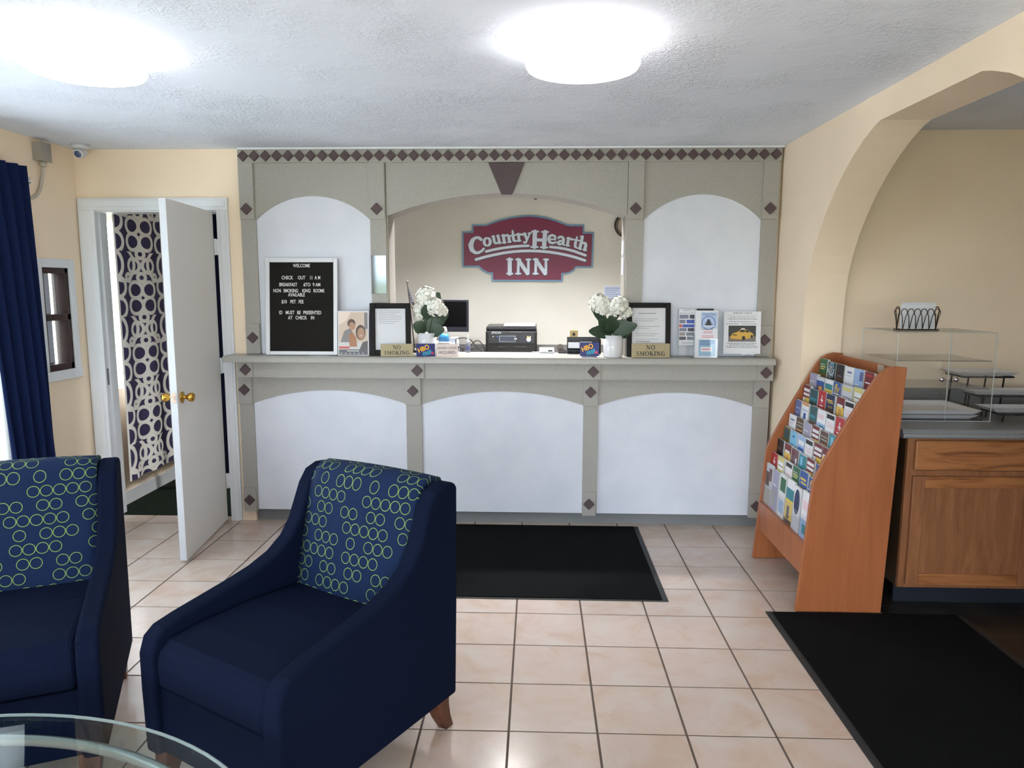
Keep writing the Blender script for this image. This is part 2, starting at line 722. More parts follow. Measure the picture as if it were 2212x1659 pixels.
# floor: grout bed, tiles as pieces
fl = struct('floor', MB().box(-3.1, 1.70, YF, 4.82, -.06, -.003), M_GROUT, 'beige ceramic tile floor with brown grout lines', 'floor')
tile_me = MB()
g = .0044
tile_me.prism([(g, g), (T - g, g), (T - g, T - g), (g, T - g)], 'xy', -.008, 0)
tile_me = tile_me.mesh('tile')
tile_me.materials.append(M_TILE)
rest = MB()
for i in range(-10, 7):
    for j in range(-20, 6):
        x, y = (i - .289) * T, (j + 10.6485) * T
        x0, x1, y0, y1 = max(x + g, -2.98), min(x + T - g, 1.70), max(y + g, YF), min(y + T - g, 4.815)
        if x1 - x0 < .02 or y1 - y0 < .02:
            continue
        if y < .95:
            rest.box(x0, x1, y0, y1, -.008, 0)
            continue
        if x1 - x0 > T - 3 * g and y1 - y0 > T - 3 * g:
            o = link(bpy.data.objects.new('floor_tile', tile_me), fl)
            o.location = (x, y, random.uniform(-.0006, 0))
            b = None
        else:
            obj('floor_tile', MB().box(x0, x1, y0, y1, -.008, 0), M_TILE, fl)
o = obj('floor_tile_rest', rest, M_TILE, fl)
o['kind'] = 'stuff'
fl2 = struct('floor_side_room', MB().box(1.70, 4.2, YF, 4.4, -.06, -.004), mat('dark_grout', (14, 13, 12), .9), 'dark brown tile floor of the side room beyond the arch', 'floor')
for i in range(7):
    for j in range(12):
        x, y = 1.705 + i * .335, 1.0 + j * .335 - .14
        y1 = min(y + .33, 4.26)
        if y1 > y + .05:
            obj('floor_tile', MB().box(x, x + .33, y, y1, -.01, 0), M_DTILE, fl2)
struct('floor_office', MB().box(-3.0, 1.8, 4.82, 6.7, -.06, .004), M_CARPET, 'dark green carpet of the back office', 'floor')
struct('ceiling', MB().box(-3.1, 4.2, YF - .1, 6.75, CEIL, CEIL + .1), M_CEIL, 'white textured plaster ceiling', 'ceiling')

# walls
WIN_S = (4.325, 4.585, 1.055, 1.69)
WIN_B = (1.1, 3.86, .10, 2.10)
WIN_O = (4.99, 6.2, .85, 2.08)
struct('wall_left', holes(MB(), 'x', XL - .12, XL, YF - .1, 6.72, 0, CEIL, [WIN_S, WIN_B, WIN_O]), M_WALL, 'cream painted left wall with small brown window', 'wall')
DX0, DX1, DZ = -2.90, -2.045, 2.075
wb = holes(MB(), 'y', YW, YW + .13, XL - .05, -1.9, 0, CEIL, [(DX0, DX1, 0, DZ)])
OX0, OX1, LED0 = -.965, .563, 1.098
wb.box(-1.9, OX0, 4.755, 4.95, LED0, CEIL)
wb.box(OX1, XR, 4.755, 4.95, LED0, CEIL)
wb.box(-1.9, XR, 4.79, 4.95, 0, LED0)
struct('wall_back', wb, M_WALL, 'cream back wall round the white door', 'wall')
# arched wall to the side room
AR = [(1.88, 0), (1.88, 1.06), (1.845, 1.376), (1.875, 1.551), (1.905, 1.661), (1.945, 1.768), (2.003, 1.865), (2.105, 1.974), (2.194, 2.06), (2.307, 2.152), (2.416, 2.22),
      (2.52, 2.271), (2.62, 2.306), (2.68, 2.321), (3.426, 2.321), (3.486, 2.306), (3.586, 2.268), (3.69, 2.215), (3.799, 2.145), (3.912, 2.055), (4.001, 1.965),
      (4.09, 1.855), (4.15, 1.755), (4.19, 1.655), (4.215, 1.55), (4.232, 1.376), (4.235, 1.06), (4.235, 0)]
wr = MB().prism([(YF - .1, 0)] + AR + [(4.95, 0), (4.95, CEIL), (YF - .1, CEIL)], 'yz', XR, XR2)
struct('wall_right', wr, M_WALL, 'cream right wall with a broad rounded arch', 'wall')
struct('wall_side_room_back', MB().box(XR2, 4.2, YR, YR + .12, 0, CEIL), M_WALL, 'cream wall behind the breakfast counter', 'wall')
struct('wall_side_room_right', MB().box(4.1, 4.2, YF - .1, YR, 0, CEIL), M_WALL, 'cream far wall of the side room', 'wall')
WIN_F = (-2.65, 1.25, .15, 2.15)
struct('wall_front', holes(MB(), 'y', YF - .12, YF, -3.1, 4.2, 0, CEIL, [WIN_F, (2.3, 3.7, .9, 2.1)]), M_WALL, 'cream front wall with shopfront windows', 'wall')
wo = MB().box(-3.1, 1.9, YO, YO + .1, 0, CEIL)
struct('wall_office_back', wo, M_OFFICE, 'off-white back wall of the office behind the counter', 'wall')
struct('wall_office_right', MB().box(XR2 + .02, XR2 + .12, 4.95, YO, 0, CEIL), M_OFFICE, 'off-white right wall of the office', 'wall')
struct('trim_1', MB().box(-1.9, 1.515, 4.695, 4.752, 2.434, CEIL), M_TRIM, 'thin white caulked trim between ceiling and grey header', 'trim')

# door casing and jamb
tr = thing('trim_2', 'white moulded casing round the back office doorway', 'door frame', (DX0, YW, 0), kind='structure')
yc = YW - .02
obj('casing_side', MB().box(XL + .008, DX0 + .035, yc, YW, 0, 2.062).box(XL + .02, DX0 + .01, yc - .006, YW, 0, 2.062), M_TRIM, tr, world=True, bevel=.003)
obj('casing_side', MB().box(DX1 - .02, -1.99, yc, YW, 0, 2.062).box(DX1 + .005, -2.005, yc - .006, YW, 0, 2.062), M_TRIM, tr, world=True, bevel=.003)
obj('casing_head', MB().box(XL + .008, -1.99, yc, YW, 2.062, 2.14).box(XL + .02, -2.005, yc - .006, YW, 2.085, 2.128), M_TRIM, tr, world=True, bevel=.003)
obj('jamb', MB().box(DX0, DX0 + .022, YW, YW + .14, 0, DZ).box(DX1 - .02, DX1, YW, YW + .14, 0, DZ).box(DX0, DX1, YW, YW + .14, DZ - .022, DZ)
    .box(DX0 + .022, DX0 + .034, YW + .045, YW + .08, 0, DZ - .02), M_TRIM, tr, world=True)
sp = obj('strike_plate', MB().box(DX0 + .0215, DX0 + .0245, YW + .008, YW + .038, .92, 1.03), M_STEEL, tr, world=True)
sp['label'] = 'worn metal strike plate'

# the open door
dl = .755
dhx, dhy = -2.086, 4.715
dang = math.atan2(-(dhy - 3.985), (-2.008 - dhx))       # direction from hinge to free end
dr = thing('door_1', 'white flush door standing open with brass knobs', 'door', (dhx, dhy, 0), (0, 0, dang), kind='structure')
obj('leaf', MB().box(0, dl, -.038, 0, .012, 2.052), [M_DOOR], dr, bevel=.002)
obj('leaf_edge', MB().box(dl, dl + .001, -.037, -.001, .014, 2.05), M_DOOREDGE, dr)


def knob(parent, s):
    y0 = 0 if s > 0 else -.038
    mb = MB()
    prof = [(.033, 0), (.033, .006), (.012, .01), (.011, .028), (.02, .034), (.026, .048), (.026, .06), (.02, .068), (0.0, .07)]
    mb.at(Matrix.Translation((dl - .065, y0, .955)) @ Matrix.Rotation(-PI / 2 if s > 0 else PI / 2, 4, 'X'))
    mb.lathe(prof, n=20)
    o = obj('knob', mb, M_BRASS, parent)
    o['label'] = 'polished brass knob'


knob(dr, 1)
knob(dr, -1)
o = obj('latch_plate', MB().box(dl + .001, dl + .0035, -.031, -.007, .93, .99).box(dl + .0035, dl + .012, -.025, -.013, .95, .968), M_CHROME, dr)
for z in (.28, 1.06, 1.83):
    mb = MB().box(-.006, -.002, -.004, .034, z - .05, z + .05)
    mb.lathe([(.0065, -.052), (.0065, .052)], (.004, .008, z), 10)
    for q_ in (-.03, 0, .03):
        mb.lathe([(.003, .006), (.003, .0075)], (0, .024, z + q_), 8, axis='x')
    obj('hinge', mb, M_TRIM, dr)


def translucent(name, col, fac):
    k = NB(name, col=col, rough=.9, spec=.1)
    a = k.n('BsdfTranslucent')
    a.inputs[0].default_value = rgb(*col)
    b = k.n('MixShader')
    b.inputs[0].default_value = fac
    k.t.links.new(k.b.outputs[0], b.inputs[1])
    k.t.links.new(a.outputs[0], b.inputs[2])
    k.t.links.new(b.outputs[0], k.t.nodes['Material Output'].inputs[0])
    return k.m


BLIND = translucent('grey_blind', (146, 144, 148), .5)
# ---- small brown window in the left wall
w = thing('window_1', 'small dark brown two-pane window with white trim', 'window', (XL, 4.455, 1.03), kind='structure')
y0, y1, z0, z1 = WIN_S
fx0, fx1 = XL - .09, XL - .007
obj('trim_frame', MB().box(XL - .01, XL + .014, y0 - .055, y0 + .0, z0 - .06, z1 + .055).box(XL - .01, XL + .014, y1, y1 + .05, z0 - .06, z1 + .055)
    .box(XL - .01, XL + .014, y0, y1, z1, z1 + .055).box(XL - .01, XL + .022, y0 - .055, y1 + .05, z0 - .06, z0), M_TRIM, w, world=True, bevel=.003)
mb = MB()
for a, b, c, d in ((y0, y0 + .03, z0, z1), (y1 - .03, y1, z0, z1), (y0, y1, z0, z0 + .04), (y0, y1, z1 - .035, z1), (y0, y1, 1.365, 1.405)):
    mb.box(fx0, fx1 + .005, a, b, c, d)
obj('sash_frame', mb, M_BROWNFR, w, world=True, bevel=.002)
obj('pane', MB().box(fx0 + .03, fx0 + .036, y0 + .03, y1 - .03, z0 + .04, 1.365), M_GLASS, w, world=True)
obj('pane', MB().box(fx0 + .02, fx0 + .026, y0 + .03, y1 - .03, 1.405, z1 - .035), M_GLASS, w, world=True)
obj('blind_slat', MB().box(fx0 + .004, fx0 + .008, y0 + .03, y0 + .12, z0 + .04, z1 - .03).box(fx0 + .0, fx0 + .003, y0 + .12, y1 - .06, z0 + .04, z1 - .03), BLIND, w, world=True)


def glazed(name, label, hole, axis, c, nu, nv):
    """window frame with panes in a wall opening"""
    u0, u1, v0, v1 = hole
    o = thing(name, label, 'window', (c, (u0 + u1) / 2, v0) if axis == 'x' else ((u0 + u1) / 2, c, v0), kind='structure')
    mb = MB()

    def bx(mb, a, b, d, e, t):
        if axis == 'x':
            mb.box(c - t, c + t, a, b, d, e)
        else:
            mb.box(a, b, c - t, c + t, d, e)
    f = .045
    us = [u0 + (u1 - u0) * i / nu for i in range(nu + 1)]
    vs = [v0 + (v1 - v0) * i / nv for i in range(nv + 1)]
    for i, x in enumerate(us):
        a = x if i == 0 else (x - f if i == nu else x - f / 2)
        bx(mb, a, a + f, v0, v1, .025)
    for i, x in enumerate(vs):
        a = x if i == 0 else (x - f if i == nv else x - f / 2)
        bx(mb, u0, u1, a, a + f, .025)
    obj('window_frame', mb, M_CREAMFRAME, o, world=True)
    for i in range(nu):
        for j in range(nv):
            m2 = MB()
            bx(m2, us[i] + f, us[i + 1] - f, vs[j] + f, vs[j + 1] - f, .003)
            obj('pane', m2, M_GLASS, o, world=True)
    return o


glazed('window_2', 'large white framed sliding window behind the navy curtain', WIN_B, 'x', XL - .07, 2, 1)
glazed('window_3', 'white framed office window behind the patterned curtain', WIN_O, 'x', XL - .07, 2, 1)
glazed('window_4', 'shopfront window in the front wall', WIN_F, 'y', YF - .06, 4, 1)
glazed('window_5', 'side room window in the front wall', (2.3, 3.7, .9, 2.1), 'y', YF - .06, 2, 1)

# baseboards
struct('baseboard_office', MB().box(XL, XL + .015, 4.88, YO, .0, .10), M_TRIM, 'white baseboard below the patterned curtain', 'baseboard')
struct('baseboard_left', MB().box(XL, XL + .014, 3.9, YW - .022, 0, .09), M_TRIM, 'white baseboard below the small brown window', 'baseboard')

# ================================================================ RECEPTION COUNTER (lower part)
LED = 1.1385
ct = thing('reception_counter', 'long reception counter with grey frame and white arched panels', 'counter', (-.22, 4.70, 0))


def diamond(parent, x, z, y, r=.038, t=.012):
    mb = MB().prism([(x - r, z), (x, z - r), (x + r, z), (x, z + r)], 'xz', y - t, y)
    return obj('diamond', mb, M_DIAM, parent, world=True, bevel=.002, seg=1)


mb = MB().prism([(4.55, LED - .038), (4.553, LED - .012), (4.56, LED), (4.95, LED), (4.95, LED - .038)], 'yz', -2.0, 1.482)
obj('ledge', mb, M_LEDGE, ct, world=True, bevel=.002)
fb = obj('fascia_band', MB().box(-1.935, 1.49, 4.622, 4.705, .995, LED - .038), M_LAM, ct, world=True)
FX = [(-1.93, -1.83, -1.876), (-.82, -.72, -.765), (.305, .405, .358), (1.39, 1.488, 1.442)]
for a, b, d in FX:
    o = obj('block', MB().box(a, b, 4.612, 4.622, .997, LED - .042), M_LAM, ct, world=True, bevel=.001)
    diamond(o, d, 1.047, 4.612)
PX = [(-1.962, -1.868), (-.855, -.752), (.305, .402), (1.395, 1.498)]
YP = 4.70
for a, b in PX:
    o = obj('pilaster', MB().box(a, b, YP, YP + .03, .085, .995), M_LAM, ct, world=True)
    c = (a + b) / 2
    q = obj('block', MB().box(a - .002, b - .004, YP - .012, YP, .812, .990), M_LAM, ct, world=True, bevel=.001)
    diamond(q, c - .005, .905, YP - .012)
    q = obj('block', MB().box(a + .002, b - .008, YP - .012, YP, .077, .239), M_LAM, ct, world=True, bevel=.001)
    diamond(q, c - .004, .158, YP - .012)
for k_ in range(3):
    a, b = PX[k_][1], PX[k_ + 1][0]
    A = arc(a, b, .815, .903)
    obj('arch_rail', MB().prism([(a, .995)] + A + [(b, .995)], 'xz', YP + .004, YP + .022), M_LAM, ct, world=True)
    obj('white_panel', MB().prism([(a, .088)] + [(x, z + .004) for x, z in A] + [(b, .088)], 'xz', YP + .012, YP + .03), M_PANEL, ct, world=True)
obj('carcass', MB().box(-1.965, 1.50, YP + .03, 4.75, .085, 1.09), M_LAM, ct, world=True)
obj('kick_board', MB().box(-1.965, 1.51, 4.765, 4.785, 0, .085).box(-1.965, 1.51, 4.73, 4.765, .08, .087), mat('kick_laminate', (122, 124, 126), .4), ct, world=True)

# ================================================================ ARCHWAY SURROUND (upper part)
YU = 4.72
su = thing('archway_surround', 'grey laminate archway surround with maroon diamonds above the counter', 'surround', (-.2, YU, LED))
hb = obj('header_band', MB().box(-1.905, 1.508, YU - .012, YU + .03, 2.355, 2.434), M_LAM, su, world=True, bevel=.002)
for i in range(47):
    x = -1.868 + i * (3.335 / 46)
    diamond(hb, x, 2.395, YU - .012, .0345, .014)
UX = [(-1.905, -1.808), (-1.070, -.968), (.565, .667), (1.40, 1.502)]
for n_, (a, b) in enumerate(UX):
    obj('pilaster', MB().box(a, b, YU, YU + .034, LED + .002, 2.355), M_LAM, su, world=True)
    q = obj('block', MB().box(a, b - .004, YU - .012, YU, 2.004, 2.355), M_LAM, su, world=True, bevel=.001)
    diamond(q, (a + b) / 2 - .004, 2.068, YU - .012)
    if n_ in (0, 3):
        q = obj('block', MB().box(a + .002, b - .004, YU - .012, YU, LED + .002, 1.337), M_LAM, su, world=True, bevel=.001)
        diamond(q, (a + b) / 2, 1.246, YU - .012)
for (a, b, z0, zt) in ((-1.808, -1.070, 2.0, 2.152), (.667, 1.40, 2.0, 2.158)):
    A = arc(a, b, z0, zt)
    obj('arch_rail', MB().prism([(a, 2.355)] + A + [(b, 2.355)], 'xz', YU + .006, YU + .022), M_LAM, su, world=True)
    obj('white_panel', MB().prism([(a, LED + .002)] + [(x, z + .004) for x, z in A] + [(b, LED + .002)], 'xz', YU + .014, YU + .032), M_PANEL, su, world=True)
A = arc(OX0, OX1, 2.026, 2.166, 28)
obj('arch_rail', MB().prism([(OX0, 2.355)] + A + [(OX1, 2.355)], 'xz', YU + .006, 4.95), M_LAM, su, world=True)
obj('header_core', MB().box(OX0, OX1, YU + .03, 4.95, 2.355, CEIL), M_LAM, su, world=True)
obj('jamb_lining', MB().box(OX0, OX0 + .006, YU + .034, 4.952, LED + .002, 2.03), M_LAM, su, world=True)
obj('jamb_lining', MB().box(OX1 - .006, OX1, YU + .034, 4.952, LED + .002, 2.03), M_LAM, su, world=True)
ks = obj('keystone', MB().prism([(-.313, 2.352), (-.086, 2.352), (-.164, 2.156), (-.230, 2.156)], 'xz', YU - .008, YU + .008), M_DIAM, su, world=True, bevel=.002)

# ================================================================ CEILING LIGHTS
k = NB('lamp_diffuser', col=(255, 250, 242), rough=.4)
k.b.inputs['Emission Color'].default_value = rgb(255, 250, 250)
k.b.inputs['Emission Strength'].default_value = LAMP_POWER
M_LAMP = k.m


def ceiling_light(x, y, label):
    t = thing('ceiling_light', label, 'ceiling light', (x, y, CEIL))
    obj('base_plate', MB().lathe([(.185, -.018), (.185, 0)], n=40), M_TRIM, t)
    obj('diffuser', MB().lathe([(.198, -.018), (.203, -.03), (.203, -.082), (.196, -.094), (.18, -.099), (0, -.103)][::-1], n=48), M_LAMP, t)
    return t


ceiling_light(.155, 2.725, 'round white drum ceiling light in front of the counter')
ceiling_light(-1.645, 2.725, 'round white drum ceiling light over the armchairs near the navy curtain')

# ================================================================ ARMCHAIRS
def armchair(loc, rz, label):
    t = thing('armchair', label, 'armchair', loc, (0, 0, rz), 'navy lounge chairs by the glass table')
    hw, aw = .315, .066
    # flowing arm profile (y back to front is 0 .. -.76)
    prof = [(.035, .14), (.045, .5), (.05, .90), (.03, .918), (-.02, .922), (-.07, .905), (-.105, .86), (-.132, .80), (-.162, .735), (-.203, .683), (-.265, .642), (-.345, .614),
            (-.44, .594), (-.54, .577), (-.64, .56), (-.705, .545), (-.738, .52), (-.755, .47), (-.755, .35), (-.75, .14)]
    for s in (-1, 1):
        a, b = (s * hw, s * (hw - aw))
        obj('arm', MB().prism(prof, 'yz', min(a, b), max(a, b)), M_NAVY, t, bevel=.016, seg=3)
    iw = hw - aw
    # seat cushion
    sc = [(-.12, .36), (-.12, .50), (-.2, .512), (-.4, .525), (-.6, .524), (-.70, .512), (-.736, .486), (-.744, .44), (-.74, .365)]
    obj('seat', MB().prism(sc, 'yz', -iw + .002, iw - .002), M_NAVY, t, bevel=.02, seg=3)
    obj('front_rail', MB().box(-iw - .01, iw + .01, -.728, -.05, .145, .36), M_NAVY, t, bevel=.006)
    obj('outer_back', MB().prism([(-.05, .15), (-.045, .5), (-.035, .86), (.02, .90), (.044, .88), (.038, .5), (.03, .15)], 'yz', -hw + .02, hw - .02), M_NAVY, t, bevel=.008)
    # printed inner back, rolled over the top
    path = [(-.192, .47), (-.184, .51), (-.17, .58), (-.152, .66), (-.132, .74), (-.112, .82), (-.096, .875), (-.075, .912), (-.045, .932), (-.005, .936), (.035, .925), (.052, .895), (.055, .86)]
    nx = 12
    mb = MB()
    vv = 0
    rows = []
    for i, (y, z) in enumerate(path):
        if i:
            vv += math.dist(path[i], path[i - 1])
        P = []
        for j in range(nx + 1):
            x = -iw + 2 * iw * j / nx
            c = 1 - (2 * j / nx - 1) ** 2
            P.append((x, y - .016 * c * (1 if i < 8 else .3), z + .008 * c * (1 if 6 < i < 11 else 0)))
        rows.append((mb.pts(P), vv))
    for (A, va), (B, vb) in zip(rows, rows[1:]):
        for j in range(nx):
            u0 = (j / nx) * 2 * iw
            u1 = ((j + 1) / nx) * 2 * iw
            mb.face([A + j, A + j + 1, B + j + 1, B + j], 0, True, [(u0, va), (u1, va), (u1, vb), (u0, vb)])
    q = obj('backrest', mb, M_RING, t)
    q['label'] = 'navy back panel printed with rows of lime green rings'
    so = q.modifiers.new('thick', 'SOLIDIFY')
    so.thickness = .03
    so.offset = -1
    for sx_, sy_, yb in ((1, 1, -.02), (-1, 1, -.02), (1, -1, -.70), (-1, -1, -.70)):
        x = sx_ * (hw - .05)
        out = .05 * sy_
        mb = MB()
        L = [(yb, .15, .032), (yb + out * .15, .10, .029), (yb + out * .5, .05, .025), (yb + out, .0, .021)]
        rings = []
        for (y, z, h_) in L:
            rings.append(mb.pts([(x - h_, y - h_, z), (x + h_, y - h_, z), (x + h_, y + h_, z), (x - h_, y + h_, z)]))
        for A, B in zip(rings, rings[1:]):
            for j in range(4):
                mb.face([A + (j + 1) % 4, A + j, B + j, B + (j + 1) % 4], 0)
        mb.face([rings[-1] + j for j in range(4)][::-1])
        obj('leg', mb, M_LEGWOOD, t, bevel=.003)
    return t


armchair((-.568, 2.565, 0), R(-30), 'navy lounge chair turned sideways in front of the black counter mat')
armchair((-1.915, 2.60, 0), R(24), 'navy lounge chair standing near the long navy curtain')

# ================================================================ GLASS COFFEE TABLE
TZ = .43
tb = thing('coffee_table', 'oval glass coffee table on a silver ring frame', 'table', (-1.203, 1.338, 0), (0, 0, R(-15)))


def oval(a, b, z, n=72):
    return [(a * math.cos(2 * PI * i / n), b * math.sin(2 * PI * i / n), z) for i in range(n)]


mb = MB()
rg = [mb.pts(oval(.676, .446, TZ - .012)), mb.pts(oval(.68, .45, TZ - .009)), mb.pts(oval(.68, .45, TZ - .003)), mb.pts(oval(.676, .446, TZ))]
n_ = 72
for A, B in zip(rg, rg[1:]):
    for j in range(n_):
        mb.face([A + j, A + (j + 1) % n_, B + (j + 1) % n_, B + j], 0, True)
mb.face([rg[0] + j for j in range(n_)][::-1])
mb.face([rg[-1] + j for j in range(n_)])
q = obj('glass_top', mb, M_TABLEGLASS, tb)
q['label'] = 'clear oval glass top'
obj('glass_rim', MB().tube(oval(.68, .45, TZ - .006), .0045, 6, closed=True), mat('glass_edge_green', (150, 160, 162), .15), tb)
obj('ring_frame', MB().tube(oval(.60, .375, TZ - .03), .014, 10, closed=True), mat('silver_paint', (168, 170, 172), .25, .7), tb)
for a in (40, 140, 220, 320):
    x, y = .60 * math.cos(R(a)), .375 * math.sin(R(a))
    obj('leg', MB().tube([(x, y, TZ - .03), (x * .97, y * .97, .2), (x * .85, y * .85, 0)], [.014, .013, .012], 10), mat('silver_paint'), tb)
    obj('connector', MB().lathe([(.022, TZ - .032), (.022, TZ - .013)], (x * .93, y * .93, 0), 14), M_CHROME, tb)
obj('lower_shelf', MB().tube(oval(.42, .25, .13), .012, 8, closed=True), mat('silver_paint'), tb)

# ================================================================ FLOOR MATS
def floor_mat(name, label, x0, x1, y0, y1):
    t = thing(name, label, 'mat', ((x0 + x1) / 2, (y0 + y1) / 2, 0))
    obj('rubber_border', MB().box(x0, x1, y0, y1, .0005, .004), M_MATEDGE, t, world=True)
    obj('pile', MB().box(x0 + .03, x1 - .03, y0 + .012, y1 - .012, .004, .009), M_MAT, t, world=True)


floor_mat('floor_mat', 'black mat in front of the counter', -1.1, .676, 3.545, 4.70)
floor_mat('floor_mat', 'black runner mat lying through the arch', 1.13, 2.07, 1.895, 3.445)

# ================================================================ BROCHURE RACK
YN, YFAR = 3.45, 4.19
SIDE = [(1.278, .002), (1.318, .542), (1.327, .655), (1.345, .705), (1.378, .775), (1.472, .957), (1.566, 1.124), (1.59, 1.162), (1.612, 1.188), (1.64, 1.207), (1.68, 1.217), (1.73, 1.212), (1.69, .002)]
rk = thing('brochure_rack', 'tall wooden floor rack full of travel leaflets', 'rack', (1.48, 3.82, 0))
obj('side_panel', MB().prism(SIDE, 'xz', YN, YN + .022), M_CHERRY, rk, world=True, bevel=.003)
obj('side_panel', MB().prism(SIDE, 'xz', YFAR - .022, YFAR), M_CHERRY, rk, world=True, bevel=.003)
obj('back_board', MB().prism([(1.66, .12), (1.70, 1.206), (1.715, 1.206), (1.675, .12)], 'xz', YN + .022, YFAR - .022), M_CHERRY, rk, world=True)
obj('slope_board', MB().prism([(1.368, .33), (1.684, 1.13), (1.692, 1.125), (1.376, .325)], 'xz', YN + .022, YFAR - .022), M_CHERRY, rk, world=True)
obj('front_rail', MB().box(1.302, 1.32, YN + .022, YFAR - .022, .185, .347).box(1.3195, 1.372, YN + .022, YFAR - .022, .332, .3455), M_CHERRY, rk, world=True)
ROWX = [1.60, 1.546, 1.514, 1.474, 1.446, 1.418, 1.388, 1.358, 1.334]
ROWZ = [1.186, 1.103, 1.037, .957, .868, .800, .724, .654, .580]
LEAN = R(3)
for r_ in range(9):
    # clear pocket front of each tier
    xb, zb = ROWX[r_] - math.sin(LEAN) * .232, ROWZ[r_] - math.cos(LEAN) * .232
    o = obj('pocket_shelf', MB().box(xb - .001, min(xb + .05, 1.68), YN + .022, YFAR - .022, zb - .008, zb - .002), M_CHERRY, rk, world=True)
    if r_ == 8:
        q = MB()
        for i in range(6):
            a = YN + .026 + i * .1145
            q.box(xb - .012, xb - .009, a + .002, a + .111, zb, zb + .125)
        q = obj('pocket_front', q, M_ACRYL, rk, world=True)
        q['label'] = 'clear acrylic pocket fronts'
o = obj('label_plate', MB().box(1.690, 1.697, 3.60, 3.66, 1.165, 1.205).box(1.6895, 1.690, 3.605, 3.655, 1.176, 1.18).box(1.6895, 1.690, 3.61, 3.65, 1.186, 1.192), [mat('beige_label', (176, 160, 140), .6)], rk, world=True)

PAL = dict(G=(40, 96, 62), g=(30, 58, 48), K=(20, 20, 24), W=(224, 224, 228), w=(196, 198, 206), L=(150, 176, 214), B=(44, 82, 150), b=(30, 44, 84), S=(118, 182, 214), T=(46, 128, 140),
           t=(40, 78, 86), Y=(222, 190, 84), y=(206, 196, 120), R=(176, 40, 48), M=(112, 38, 42), m=(104, 74, 78), O=(206, 148, 92), o=(122, 104, 54), P=(226, 198, 204), V=(156, 152, 178),
           N=(84, 60, 44), E=(168, 160, 150), C=(96, 104, 150))
